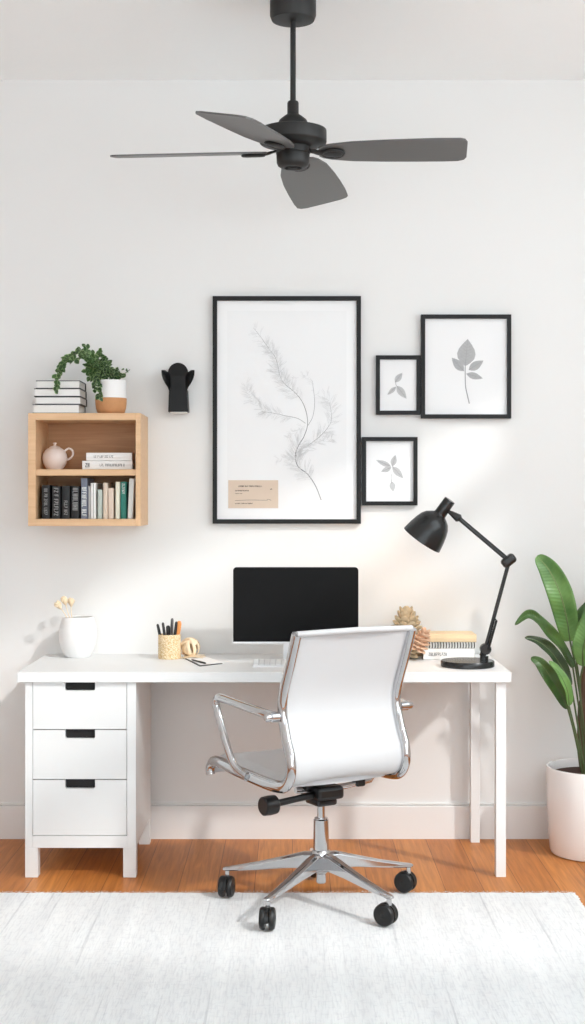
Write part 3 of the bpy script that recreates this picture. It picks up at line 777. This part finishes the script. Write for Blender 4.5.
# ------------------------------------------------------------------ framed prints
def framed(label, px0, py0, px1, py1, bw, mount=0, dep=.026):
    yf = -dep
    x0, x1, z1, z0 = X(px0, yf), X(px1, yf), Zz(py0, yf), Zz(py1, yf)
    r = thing('picture_frame', ((x0+x1)/2, 0, z0), label, 'picture', 'black framed botanical prints')
    w = bw*(ZW+yf)/F
    m = MB()
    out = [(x0, z0), (x1, z0), (x1, z1), (x0, z1)]; inn = [(x0+w, z0+w), (x1-w, z0+w), (x1-w, z1-w), (x0+w, z1-w)]
    vs = [(x, yf, z) for x, z in out+inn]+[(x, -.001, z) for x, z in out+inn]
    fs = []
    for k in range(4):
        k2 = (k+1) % 4; fs += [(k, k2, 4+k2, 4+k), (8+k, 12+k, 12+k2, 8+k2), (k, 8+k, 8+k2, k2), (4+k, 4+k2, 12+k2, 12+k)]
    m.add(vs, fs).build('frame_moulding', M['frame'], r, world=True)
    g = mount*(ZW)/F
    if mount:
        MB().box(x0+w, x1-w, -.0128, -.002, z0+w, z1-w).build('mount_board', M['mat'], r, world=True)
        pr = MB().box(x0+w+g, x1-w-g, -.0138, -.013, z0+w+g, z1-w-g).build('print', M['paper'], r, world=True)
        return r, pr, -.0142
    pr = MB().box(x0+w, x1-w, -.0128, -.002, z0+w, z1-w).build('print', M['paper'], r, world=True)
    return r, pr, -.0132
def art_leaf(mb, yv, base, tip, wid, veins=None):
    b_, t_ = Vector((base[0], base[1])), Vector((tip[0], tip[1])); d = t_-b_; L = d.length; d /= L; q = Vector((-d.y, d.x))
    ks = [(0, .0), (.12, .5), (.28, .9), (.45, 1), (.62, .86), (.8, .5), (.92, .2), (1, 0)]
    pts = [b_+d*L*t+q*wid*k for t, k in ks]+[b_+d*L*t-q*wid*k for t, k in reversed(ks[1:-1])]
    mb.add([P(p.x, p.y, yv) for p in pts], [tuple(range(len(pts)))])
    if veins is not None:
        l = MB()
        def ln(a, b, w):
            dd = (b-a).normalized(); qq = Vector((-dd.y, dd.x))*w
            veins.add([P(*(a+qq), yv-.0004), P(*(b+qq*.3), yv-.0004), P(*(b-qq*.3), yv-.0004), P(*(a-qq), yv-.0004)], [(0, 1, 2, 3)])
        ln(b_, t_, .28)
        for k in range(1, 8):
            t = k/9; a = b_+d*L*t; ww = wid*.85*(1-abs(t-.42)*1.2)
            for s_ in (-1, 1): ln(a, a+d*L*.13+q*s_*ww, .14)
def art_line(mb, yv, pts, w0, w1=None, n=7):
    w1 = w0 if w1 is None else w1
    pp_ = smooth_path([(a, b, 0) for a, b in pts], n); vs = []
    for i, p in enumerate(pp_):
        a = pp_[max(0, i-1)]; b = pp_[min(len(pp_)-1, i+1)]; d = (b-a).normalized(); q = Vector((-d.y, d.x, 0))*(w0+(w1-w0)*i/(len(pp_)-1))/2
        vs += [P(p.x+q.x, p.y+q.y, yv), P(p.x-q.x, p.y-q.y, yv)]
    mb.add(vs, [(2*i, 2*i+1, 2*i+3, 2*i+2) for i in range(len(pp_)-1)])
M['leafgrey'] = simple('grey wash', srgb(178, 179, 180), .9, var=.1, vscale=90)
M['leafpale'] = simple('pale grey wash', srgb(194, 195, 196), .9, var=.12, vscale=90)
M['veing'] = simple('darker grey line', srgb(160, 161, 163), .9)
M['sprigline'] = simple('fine pale pencil', srgb(219, 220, 221), .9)

# large one
r0, pr, yv = framed('largest framed print, a tall pencil seaweed sprig with a tan label', 212.6, 296, 361, 523.7, 4.4, 10)
A = MB(); B = MB(); rs = random.Random(4)
def cpt(x, y): return (240+x/5.571, 325+y/5.571)
stem = [cpt(*p) for p in ((452, 975), (420, 895), (375, 830), (325, 790), (308, 735), (322, 680), (355, 625), (376, 560), (370, 490), (345, 425), (305, 375), (255, 335))]
art_line(A, yv, stem[:7], 1.0, .75); art_line(A, yv, stem[6:], .75, .5)
art_line(A, yv, [stem[-1], cpt(225, 290), cpt(200, 190), cpt(160, 130), cpt(110, 60), cpt(75, 15)], .45, .25)
art_line(A, yv, [cpt(365, 548), cpt(320, 520), cpt(250, 505), cpt(180, 490), cpt(120, 482)], .5, .3)
art_line(A, yv, [cpt(378, 560), cpt(405, 510), cpt(416, 430), cpt(405, 330), cpt(400, 305)], .45, .25)
art_line(A, yv, [cpt(380, 670), cpt(440, 625), cpt(490, 570), cpt(510, 520), cpt(500, 430)], .45, .25)
art_line(A, yv, [cpt(310, 740), cpt(330, 700), cpt(380, 670)], .4, .4)
A.build('drawn_stem', M['veing'], pr, world=True)
def spray(pts, n, l, spread=1.0):
    ps = smooth_path([(a, b, 0) for a, b in pts], 6)
    for i in range(n):
        k = rs.randrange(len(ps)-1); p = ps[k]; d = (ps[k+1]-ps[k]).normalized(); a = rs.choice((-1, 1))*rs.uniform(.4, 1.2)*spread
        v = Vector((d.x*math.cos(a)-d.y*math.sin(a), d.x*math.sin(a)+d.y*math.cos(a)))*l*rs.uniform(.5, 1.2)
        m1 = Vector((p.x+v.x*.5+rs.uniform(-1, 1), p.y+v.y*.5+rs.uniform(-1, 1))); e_ = Vector((p.x+v.x, p.y+v.y))
        art_line(B, yv-.0001*(i % 5), [(p.x, p.y), tuple(m1), tuple(e_)], .32, .2, 3)
        for _ in range(2):
            w = Vector((rs.uniform(-2.2, 2.2), rs.uniform(-2.4, 1.6))); art_line(B, yv-.0001*(i % 4), [tuple(m1), tuple(m1+w*.6), tuple(e_+w*.8)], .26, .18, 2)
spray([cpt(*p) for p in ((250, 330), (200, 190), (160, 130), (75, 15))], 90, 9)
spray([cpt(*p) for p in ((345, 425), (255, 335), (200, 240))], 50, 12)
spray([cpt(*p) for p in ((300, 515), (180, 490), (120, 470), (60, 400), (35, 340))], 70, 9)
spray([cpt(*p) for p in ((416, 400), (410, 330), (370, 280), (310, 300))], 16, 5)
spray([cpt(*p) for p in ((400, 660), (490, 570), (510, 500), (500, 430), (470, 400))], 60, 11)
spray([cpt(*p) for p in ((370, 680), (450, 650), (515, 630))], 24, 7)
spray([cpt(*p) for p in ((400, 860), (330, 790), (308, 735), (340, 660))], 90, 14)
spray([cpt(*p) for p in ((360, 560), (320, 590), (270, 630))], 18, 6)
spray([cpt(*p) for p in ((300, 750), (250, 740), (205, 750))], 14, 5)
B.build('drawn_foliage', M['sprigline'], pr, world=True)
lbx = (228.2, 480.2, 278.2, 508.2)
lb = MB().box(X(lbx[0], -.015), X(lbx[2], -.015), -.0146, -.0139, Zz(lbx[3], -.015), Zz(lbx[1], -.015)).build('paper_label', M['label'], r0, world=True)
lb['label'] = 'tan paper label with small dark print'
g = MB(); sw = (ZW-.015)/F
def tline(px, py, n, hpx, seed):
    o_ = P(px, py, -.0149); marks(g, n, hpx*sw, seed, lambda u, v: o_+Vector((u, 0, v)), stroke=.2)
tline(238.5, 487.0, 26, 1.5, 21); tline(235.2, 491.3, 19, 1.25, 22); tline(235.2, 494.0, 14, .8, 23); tline(235, 504, 30, 1.0, 24)
art_line(g, -.0149, [(235, 500.6), (250, 500.0), (266, 500.2), (268, 499.2), (271, 500.3)], .3)
art_line(g, -.0149, [(270.2, 489.6), (271.2, 488.8), (272, 489.5)], .6)
g.build('label_print', M['inkd'], lb, world=True)
# upper right
r1, pr, yv = framed('square-ish framed print of a grey five-leaf sprig, at upper right', 421.2, 314.4, 511.3, 418.3, 4.0)
A = MB(); V = MB()
def c2(x, y): return (440+x/10.636, 330+y/10.636)
art_leaf(A, yv, c2(268, 385), c2(295, 95), 9.2, V)
art_leaf(A, yv, c2(255, 438), c2(125, 295), 4.4, V)
art_leaf(A, yv, c2(305, 425), c2(462, 325), 4.3, V)
art_leaf(A, yv, c2(280, 465), c2(455, 515), 3.4, V)
A.build('drawn_leaves', M['leafgrey'], pr, world=True)
art_line(V, yv-.0003, [c2(268, 385), c2(268, 480), c2(272, 600), c2(290, 690), c2(312, 782)], .9, 1.1)
V.build('drawn_veins', M['veing'], pr, world=True)
# small upper left
r2, pr, yv = framed('small framed print of three grey leaves, beside the five-leaf print', 376, 355.3, 420.6, 414.6, 4.0, dep=.024)
A = MB(); V = MB()
def c3(x, y): return (370+x/6.2, 350+y/6.2)
art_leaf(A, yv, c3(155, 200), c3(200, 142), 3.1, V); art_leaf(A, yv, c3(162, 228), c3(108, 278), 2.2, V); art_leaf(A, yv, c3(165, 222), c3(226, 302), 3.6, V)
A.build('drawn_leaves', M['leafpale'], pr, world=True); art_line(V, yv-.0003, [c3(160, 195), c3(160, 212), c3(168, 228)], .5); V.build('drawn_veins', M['veing'], pr, world=True)
# small lower
r3, pr, yv = framed('small framed print of an upside-down grey flower, below the three-leaf print', 362.2, 437, 417.6, 505.4, 4.0)
A = MB(); V = MB()
art_leaf(A, yv, c3(130, 722), c3(38, 683), 2.6, V); art_leaf(A, yv, c3(138, 722), c3(158, 650), 3.0, V); art_leaf(A, yv, c3(132, 728), c3(68, 755), 2.8, V); art_leaf(A, yv, c3(138, 722), c3(206, 796), 3.4, V)
art_leaf(A, yv, c3(135, 815), c3(144, 878), 2.9)
A.build('drawn_petals', M['leafpale'], pr, world=True); art_line(V, yv-.0003, [c3(132, 770), c3(131, 795), c3(136, 830)], .5); V.build('drawn_stalk', M['veing'], pr, world=True)

# ------------------------------------------------------------------ desk lamp
ly = -.42
def lp(px, py, dy=0): return P(px, py, ly+dy)
lcx = X(467.5, ly)
lamp = thing('desk_lamp', (lcx, ly, .75), 'charcoal swing-arm desk lamp standing at the right end of the desk', 'desk lamp')
MB().lathe([(0, .7503), (.099, .7503), (.1005, .752), (.1005, .769), (.098, .773), (0, .7735)], 56, mat=Matrix.Translation((lcx, ly, 0))).build('lamp_base', M['lampgrey'], lamp, world=True)
jb = lp(485, 650); el = lp(509, 561.5); en = lp(459, 519)
b = MB(); b.tube([Vector((X(484, ly), ly, .773)), Vector((X(484.3, ly), ly, .79))], .016, 16); b.tube([Vector((X(484.3, ly), ly, .786)), lp(482.5, 655), jb], [.011, .012, .014], 14)
b.lathe([(0, -.016), (.019, -.016), (.021, -.012), (.021, .012), (.019, .016), (0, .016)], 22, mat=axis_mat(lp(485.5, 649), (0, 1, 0)))
b.build('base_joint', M['lampgrey'], lamp, world=True)
MB().tube([jb, el], .0074, 12).build('lower_arm', M['lampgrey'], lamp, world=True)
MB().tube([lp(488, 651, -.014), lp(491, 640, -.014), lp(496.5, 620.5, -.014), lp(494.5, 618.5, -.008), lp(493, 622, 0)], .0048, 8).build('spring_rod', M['lampgrey'], lamp, world=True)
d = (en-el).normalized(); qv = Vector((0, 1, 0)).cross(d).normalized()
MB().tube([el, en], .0068, 10).tube([el+qv*.009, en+qv*.008], .0026, 8).build('upper_arm', M['lampgrey'], lamp, world=True)
e1 = MB(); em = Matrix.Translation(lp(508.6, 560.7)) @ Matrix.Rotation(math.radians(-38), 4, 'Y')
e1.box(-.029, .029, -.018, .018, -.019, .019, .013, mat=em, seg=4)
e1.build('elbow', M['lampgrey'], lamp, world=True)
nt_ = lp(450, 500); rc = lp(422.2, 540.7, .0)
ax = (rc-nt_); Ln = ax.length; ax = (ax.normalized()+Vector((0, .17, 0))).normalized()
sm_ = axis_mat(nt_, ax)
neck = MB().lathe([(0, .0), (.0205, .0), (.022, .002), (.0235, .06), (.0235, .072)], 28, mat=sm_).build('shade_neck', M['lampgrey'], lamp, world=True)
sh_prof = [(.0225, .062), (.0255, .068), (.036, .0745), (.050, .085), (.061, .101), (.069, .123), (.0755, .15), (.079, .17), (.0815, .186)]
inn_prof = [(r_-.002, z_+.0012) for r_, z_ in reversed(sh_prof)]
inn_prof[0] = (.0795, .186)
shade = MB().lathe(sh_prof+[(.0815, .186)], 48, mat=sm_)
shade.f.pop(); shade.sm.pop(); shade.f.pop(); shade.sm.pop()
shade = shade.build('lamp_shade', M['lampgrey'], lamp, world=True)
li = MB().lathe(inn_prof, 48, mat=sm_); li.f.pop(); li.sm.pop(); li.f.pop(); li.sm.pop()
li.add([], [])
lio = li.build('shade_lining', M['shadein'], shade, world=True); lio['label'] = 'white inside of the shade'
MB().lathe([(0, .07), (.013, .07), (.013, .095), (.016, .1), (.025, .12), (.026, .132), (.02, .146), (.008, .153), (0, .154)], 24, mat=sm_).build('bulb', M['bulbglass'], shade, world=True)
MB().tube([lp(447.5, 511), lp(451, 513), lp(458.5, 518.2), lp(460, 519.6)], [.005, .009, .0165, .011], 12).build('shade_joint', M['lampgrey'], lamp, world=True)

# ------------------------------------------------------------------ books at the lamp
byy = ZW*0-.215
gD = 'books stacked beside the desk lamp'
lying('white book with grey spine lettering, bottom of the stack beside the lamp', 423.5, 474.5, byy, .7506, .044, .165, M['cov_white'], gD, 1, seed=12, tscale=.3, frac=(.1, .5), tmat='midprint')
nb_ = thing('spiral_notebook', (X(453, byy), byy, .7952), 'white spiral-bound notebook between two books beside the lamp', 'notebook')
nx0, nx1 = X(428, byy), X(476, byy)
MB().box(nx0, nx1, byy+.008, byy+.15, .7954, .818, .001).build('page_block', M['pages'], nb_, world=True)
co = MB()
for k in range(17):
    cx_ = nx0+.006+(nx1-nx0-.012)*k/16
    ring = [Vector((cx_, byy+.009+.0115*math.cos(a*PI/8), .8068+.0105*math.sin(a*PI/8))) for a in range(17)]
    co.tube(ring, .0019, 6, up=(1, 0, 0))
co.build('wire_coil', M['black'], nb_, world=True)
lying('tan covered book on top of the stack beside the lamp', 429, 476.5, byy+.004, .8188, .030, .155, M['cov_tan'], gD, 0)

# ------------------------------------------------------------------ pinecones
def pinecone(name, label, base, axis, H, R, mat, rows=9, seed=1, sw=1.0, cat='pinecone'):
    t_ = thing(name, base, label, cat)
    m = axis_mat((0, 0, 0), axis); rr_ = random.Random(seed)
    core = MB().lathe([(0, 0), (R*.5, H*.03), (R*.62, H*.3), (R*.55, H*.6), (R*.3, H*.88), (0, H*.95)], 20, mat=m)
    core.build('core', mat, t_)
    s_ = MB()
    for j in range(rows):
        tt = (j+.3)/rows; rad = R*.62*math.sin(PI*(.22+.72*tt))**.8; zc_ = H*(.02+.9*tt); n = max(4, int(11*math.sin(PI*(.2+.75*tt))))
        for k in range(n):
            a = 2*PI*(k+.5*(j % 2))/n + rr_.uniform(-.08, .08)
            el_ = math.radians(-12+95*tt**1.3+rr_.uniform(-6, 6)); L = R*.62*sw
            dr_ = Vector((math.cos(a)*math.cos(el_), math.sin(a)*math.cos(el_), math.sin(el_))); w = Vector((-math.sin(a), math.cos(a), 0)); nn2 = dr_.cross(w)*-1
            p = Vector((math.cos(a)*rad*.7, math.sin(a)*rad*.7, zc_)); W = R*.27*sw
            rot = Matrix((dr_, w, nn2)).transposed().to_4x4()
            s_.sphere((0, 0, 0), 1, (1, 1, 1), 10, mat=m @ Matrix.Translation(p+dr_*L*.5) @ rot @ Matrix.Diagonal((L*.56, W*1.05, W*.42, 1)))
    s_.build('scales', mat, t_)
    return t_
pinecone('pinecone', 'large pale pinecone standing upright behind the chair back near the lamp', D(406.5, 658)+Vector((0, 0, .008)), (0, 0, 1), .182, .066, M['cone'], 11, 2, 1.0)
pinecone('pinecone', 'small blush cone lying between the large pinecone and the books', D(418, 661) + Vector((-.002, 0, .042)), (.35, -.12, .9), .085, .032, M['pinkcone'], 6, 5, 1.2)

# ------------------------------------------------------------------ vase with dried flowers
vy = -.112
vx = X(78, vy)
vs_ = thing('vase', (vx, vy, .75), 'rounded matt white vase at the left end of the desk', 'vase')
MB().lathe([(0, .0004), (.046, .0004), (.05, .004), (.062, .022), (.073, .058), (.0755, .088), (.0725, .122), (.064, .152), (.060, .160), (.0575, .1605), (.056, .157), (.061, .148), (.068, .12), (.070, .085), (.066, .05), (.05, .02), (0, .012)], 56).build('vase_body', M['ceramic'], vs_)
rs = random.Random(3)
for i, (hx, hy, bxx, lab) in enumerate(((58.5, 605, -.012, 'dried pale bobble flower leaning furthest left in the white vase'), (64.5, 600.5, -.004, 'dried pale bobble flower standing highest in the white vase'), (71, 602, .008, 'dried pale bobble flower nearest the middle of the white vase'))):
    top = P(hx, hy, vy-.03+.03*i); base = Vector((vx+.02+bxx*1.4, vy+.022*i-.022, .772))
    f_ = thing('dried_flower', base, lab, 'dried flower', 'dried flowers in the white vase')
    mid = P(68.5+i*2.2, 621, vy+.014*i-.014)
    MB().tube(smooth_path([base, mid, top], 8), .0017, 8).build('stem', M['dried'], f_, world=True)
    h = MB(); dr_ = (top-mid).normalized()
    h.lathe([(0, -.02), (.004, -.018), (.0105, -.006), (.0135, .004), (.012, .011), (.007, .014), (0, .015)], 16, mat=axis_mat(top, dr_))
    for k in range(26):
        v = Vector((rs.gauss(0, 1), rs.gauss(0, 1), rs.gauss(0, 1))).normalized()
        if v.dot(dr_) < -.3: continue
        h.sphere(top+v*.0125+dr_*.003, .0038, n=8)
    h.build('flower_head', M['dried'], f_, world=True)

# ------------------------------------------------------------------ pencil cup
py_ = -.165
pcx = X(169.5, py_)
cup = thing('pencil_cup', (pcx, py_, .75), 'round woven straw pen cup on the desk', 'cup')
cm_ = MB(); pr_ = [(0, .0004), (.043, .0004)]
for k in range(9): pr_ += [(.0438, .004+k*.0102), (.0452, .009+k*.0102)]
pr_ += [(.0435, .0965), (.0405, .0955), (.0405, .006), (0, .006)]
cm_.lathe(pr_, 40).build('cup_wall', M['woven'], cup)
pens = [('pen', 157.5, 624.0, -.012, -.026, .0058, 'plasticb', 'black pen leaning furthest left in the straw cup', 'pen'),
        ('pen', 162.8, 622.5, -.022, -.008, .0055, 'cov_charcoal', 'thin charcoal pen second from the left in the straw cup', 'pen'),
        ('marker', 168.0, 625.5, .012, -.002, .0088, 'plasticb', 'thick black marker, shortest in the straw cup', 'marker'),
        ('pen', 172.3, 618.2, -.004, .006, .0062, 'greyp', 'grey pen standing tallest in the middle of the straw cup', 'pen'),
        ('pen', 176.5, 621.5, -.018, .018, .006, 'plasticb', 'black pen just behind the orange brush', 'pen'),
        ('brush', 179.5, 621.0, .006, .024, .0105, 'orange', 'flat orange wooden brush at the right of the straw cup', 'brush')]
for (nm, tx, tpy, dy, bxo, rad, mt, lab, cat) in pens:
    top = P(tx, tpy, py_+dy); base = Vector((pcx+bxo*.7, py_+dy*.8, .758))
    t_ = thing(nm, base, lab, cat, 'writing tools in the straw cup')
    d_ = top-base
    if nm == 'brush':
        MB().tube([base, base+d_*.55, base+d_*.75, base+d_*.93, top], [rad*.6, rad*.8, rad, rad*.95, rad*.5], 12, up=(1, 0, 0), flat=.55).build('brush_handle', M[mt], t_, world=True)
        MB().tube([base-d_.normalized()*.0, base-d_.normalized()*.004], rad*.5, 8).build('tip', M['cov_charcoal'], t_, world=True)
    else:
        MB().tube([base, base+d_*.1, base+d_*.8, base+d_*.96, top], [rad*.35, rad, rad, rad*.95, rad*.5], 12).build('barrel', M[mt], t_, world=True)
        a = base+d_*.62+Vector((0, -rad*1.05, 0)); bb_ = base+d_*.97+Vector((0, -rad*1.15, 0))
        MB().tube([a, bb_, base+d_*.985], rad*.22, 6).build('clip', M['cov_charcoal'], t_, world=True)

# wood shaving rosette
ry = -.15
rb = P(190, 652, ry); rb.z = .75
ro = thing('wood_shaving_rosette', rb, 'curled ball of pale wood shavings beside the straw cup', 'ornament')
m = MB(); r = random.Random(8); c = Vector((0, 0, .0415))
for k in range(34):
    a0 = r.uniform(0, 2*PI); ti = Matrix.Rotation(r.uniform(-.7, .7), 3, 'X') @ Matrix.Rotation(r.uniform(-.9, .9), 3, 'Y') @ Matrix.Rotation(r.uniform(-PI, PI), 3, 'Z')
    R_ = r.uniform(.026, .040); pts = [c+ti @ Vector((R_*math.cos(a0+i*.32), 0, R_*math.sin(a0+i*.32))) for i in range(int(r.uniform(8, 14)))]
    m.tube(pts, .0065, 8, up=tuple(ti @ Vector((0, 1, 0))), flat=.25)
m.build('curled_strips', M['shaving'], ro)
m = MB()
for (a, b) in (((-.035, -.028, .003), (.062, -.02, .008)), ((-.02, -.036, .003), (.055, -.034, .004)), ((-.03, -.02, .0035), (.058, -.004, .012))):
    a, b = Vector(a), Vector(b); mid = (a+b)/2+Vector((0, 0, .006))
    m.tube(smooth_path([a, mid, b], 5), .007, 8, up=(0, 1, 0), flat=.22)
m.build('flat_strips', M['shaving'], ro)

# notes and pen lying on the desk
def flat_card(name, pts, z, th, mat, label, cat):
    w = [D(px, py, .75) for px, py in pts]; ctr = sum(w, Vector())/len(w); ctr.z = z
    t_ = MB()
    n = len(w); vs = [Vector((p.x, p.y, z)) for p in w]+[Vector((p.x, p.y, z+th)) for p in w]
    t_.add([v-ctr for v in vs], [tuple(range(n)), tuple(range(2*n-1, n-1, -1))]+[(i, (i+1) % n, n+(i+1) % n, n+i) for i in range(n)])
    o = t_.build(name, mat); o.location = ctr
    return tag(o, label, cat)
flat_card('notebook', [(182, 657.5), (203, 657.0), (222.5, 663.9), (199.8, 666.6)], .7504, .0025, M['cov_charcoal'], 'thin dark sheet under the white card, added as its shadow edge', 'notebook')  # dark sheet stands in for the shadow edge beneath the card
flat_card('note_card', [(181.5, 657.0), (203.5, 656.6), (223.5, 663.6), (200.5, 666.0)], .7532, .0012, M['cov_white'], 'plain white note card under a black pen in front of the rosette', 'card')
a, b = D(191.5, 659.6, .758), D(205.5, 663.2, .758)
pn = thing('pen', (a+b)/2, 'black pen lying on the white note card', 'pen')
MB().tube([a, a+(b-a)*.1, a+(b-a)*.9, b], [.0012, .0032, .0034, .0025], 12).build('barrel', M['plasticb'], pn, world=True)
MB().tube([a+(b-a)*.55+Vector((0, 0, .004)), a+(b-a)*.95+Vector((0, 0, .004)), a+(b-a)*.97], .0007, 6).build('clip', M['alu'], pn, world=True)

# ------------------------------------------------------------------ big floor plant
gy = -.235
gx = X(593, gy)
gp = thing('potted_plant', (gx, gy, 0), 'tall broad-leaved plant in a glossy white floor pot at the right edge', 'plant')
hP = .338
MB().lathe([(0, .0005), (.150, .0005), (.161, .004), (.166, .015), (.172, .08), (.1775, .2), (.180, hP-.006), (.178, hP), (.172, hP), (.170, hP-.006), (.168, hP-.045), (0, hP-.045)], 64).build('pot', M['potw'], gp)
sv = []
r = random.Random(2); sb = MB().lathe([(0, hP-.022), (.05, hP-.022), (.11, hP-.028), (.168, hP-.034), (.168, hP-.044), (0, hP-.0445)], 40)
sb.build('soil', M['soil'], gp)
def g(px, py, dy=0): return P(px, py, gy+dy)
def big_leaf(pts, W, mat, face=(0, -1, .35), fold=.35, prof=None, wave=.0, seed=0, stalk=None, sr=.0036, smat='stem'):
    ps = smooth_path(pts, 10); n = len(ps); nu = 10; vs, uv, fs = [], [], []
    rr_ = random.Random(seed); ph = rr_.uniform(0, 6)
    fc = Vector(face).normalized()
    for i, p in enumerate(ps):
        t_ = i/(n-1); tg = (ps[min(n-1, i+1)]-ps[max(0, i-1)]).normalized()
        w = tg.cross(fc).normalized(); nn_ = w.cross(tg).normalized()
        if nn_.dot(fc) < 0: nn_ = -nn_
        k = (math.sin(PI*min(1, t_*1.0)**.82))**.62 if prof is None else prof(t_)
        k = max(k, .03)
        for j in range(nu+1):
            u = -1+2*j/nu
            off = nn_*(W*k*fold*abs(u)**1.3) + nn_*(wave*math.sin(ph+t_*17+u*2)*abs(u))
            vs.append(p + w*(W*k*u*(1-.06*abs(u))) + off); uv.append((t_+.0001, u))
    for i in range(n-1):
        for j in range(nu):
            a = i*(nu+1)+j; fs.append((a, a+1, a+nu+2, a+nu+1))
    lf_ = MB().add(vs, fs, True, uv).build('leaf', mat, gp, world=True, recalc=False)
    md = lf_.modifiers.new('Solidify', 'SOLIDIFY'); md.thickness = .0012; md.offset = 0
    MB().tube(ps[:-2], [.0032*(1-.8*i/(n-3)) for i in range(n-2)], 6).build('midrib', M['stem'], lf_, world=True)
    if stalk: MB().tube(smooth_path(stalk+[pts[0]], 8), sr, 8).build('stalk', M[smat], gp, world=True)
gr = lambda dx=0, dy=0: Vector((gx+dx, gy+dy, hP-.03))
big_leaf([g(570, 641), g(567, 620, -.01), g(560, 593, -.015), g(549, 570, -.0), g(537, 556, .02)], .052, M['leafbright'], (-.35, -1, .35), .30, prof=lambda t: (math.sin(PI*min(1, .04+.96*t)**.95))**.5, stalk=[gr(-.02, -.01), g(583, 720, -.01), g(576, 670, 0)], wave=.004, seed=1)
big_leaf([g(573, 668, -.03), g(563, 650, -.03), g(550, 634, -.05), g(537, 620, -.07), g(527, 615, -.08), g(515, 625, -.085)], .026, M['leafmid'], (.25, -1, .55), .5, stalk=[gr(-.03, -.03), g(582, 730, -.03), g(577, 695, -.03)], wave=.004, seed=2)
big_leaf([g(571, 686, -.05), g(562, 668, -.05), g(551, 652, -.06), g(539, 642, -.07), g(525, 637.5, -.08)], .027, M['leafdark'], (.3, -1, .4), .45, stalk=[gr(-.04, -.045), g(580, 740, -.045), g(575, 708, -.05)], wave=.003, seed=3)
big_leaf([g(568, 709, -.07), g(560, 692, -.075), g(550, 676, -.08), g(540, 663, -.085), g(531, 658, -.075)], .030, M['leafmid'], (-.35, -1, .3), .45, stalk=[gr(-.05, -.05), g(579, 755, -.06), g(573, 728, -.07)], wave=.003, seed=4)
big_leaf([g(569, 706, -.10), g(567, 690, -.11), g(559, 673, -.11), g(549, 661, -.10)], .021, M['leafbright'], (.5, -1, .2), .5, wave=.002, seed=5, stalk=[gr(-.04, -.07), g(580, 750, -.09), g(573, 722, -.10)])
big_leaf([g(583, 666, -.06), g(583, 650, -.075), g(588, 630, -.09), g(598, 608, -.09), g(610, 590, -.07)], .045, M['leafbright'], (-.5, -1, .2), .3, stalk=[gr(-.01, -.03), g(583, 720, -.04), g(580, 685, -.05)], wave=.004, seed=6)
big_leaf([g(574, 640, .02), g(580, 622, .02), g(590, 606, .02), g(603, 592, .03)], .028, M['leafmid'], (-.5, -1, .5), .5, stalk=[gr(0, .02), g(584, 710, .02), g(577, 665, .02)], wave=.003, seed=7)
big_leaf([g(596, 660, .03), g(606, 625, .03), g(618, 595, .03), g(628, 575, .05)], .05, M['leafmid'], (-.2, -1, .4), .35, stalk=[gr(.03, .02), g(594, 720, .02)], wave=.004, seed=8)
big_leaf([g(604, 690, -.05), g(618, 670, -.08), g(634, 655, -.10), g(652, 648, -.11)], .04, M['leafbright'], (.1, -1, .6), .4, stalk=[gr(.04, -.03), g(598, 730, -.03)], wave=.004, seed=9)
MB().tube(smooth_path([gr(-.03, 0), g(581.5, 740), g(582.5, 700), g(585, 668), g(589, 640)], 8), [.02]*8+[.017]*8+[.012]*8+[.006]*9, 10).build('trunk', M['stalk'], gp, world=True)

# ------------------------------------------------------------------ light
W = bpy.data.worlds.new('World'); S.world = W; W.use_nodes = True
bg = W.node_tree.nodes['Background']; bg.inputs[0].default_value = (.885, .962, 1, 1); bg.inputs[1].default_value = 3.75
sd = bpy.data.lights.new('Sun', 'SUN'); sd.energy = 1.7; sd.angle = math.radians(3); sd.color = (1, .98, .95)
so = bpy.data.objects.new('Sun', sd); C.objects.link(so); so.location = (4, -5, 5)
so.rotation_euler = Vector((-1.0, 1.0, -1.05)).to_track_quat('-Z', 'Y').to_euler()
ld = bpy.data.lights.new('LampBulbLight', 'POINT'); ld.energy = .9; ld.color = (1, .60, .34); ld.shadow_soft_size = .02
lo = bpy.data.objects.new('LampBulbLight', ld); C.objects.link(lo); lo.location = sm_ @ Vector((0, 0, .166))

# ------------------------------------------------------------------ camera
cd = bpy.data.cameras.new('Camera'); co_ = bpy.data.objects.new('Camera', cd); C.objects.link(co_)
co_.location = (0, -ZW, CAMZ); co_.rotation_euler = (PI/2, 0, 0)
cd.sensor_fit = 'VERTICAL'; cd.sensor_height = 36; cd.sensor_width = 36; cd.lens = F*36/1024
cd.shift_y = -(512-CY)/1024; cd.clip_start = .05
S.camera = co_
S.view_settings.view_transform = 'Standard'; S.view_settings.look = 'None'; S.view_settings.gamma = 1
S.view_settings.exposure = 0; S.view_settings.use_curve_mapping = False
S.cycles.max_bounces = 10; S.cycles.diffuse_bounces = 6; S.cycles.use_denoising = True
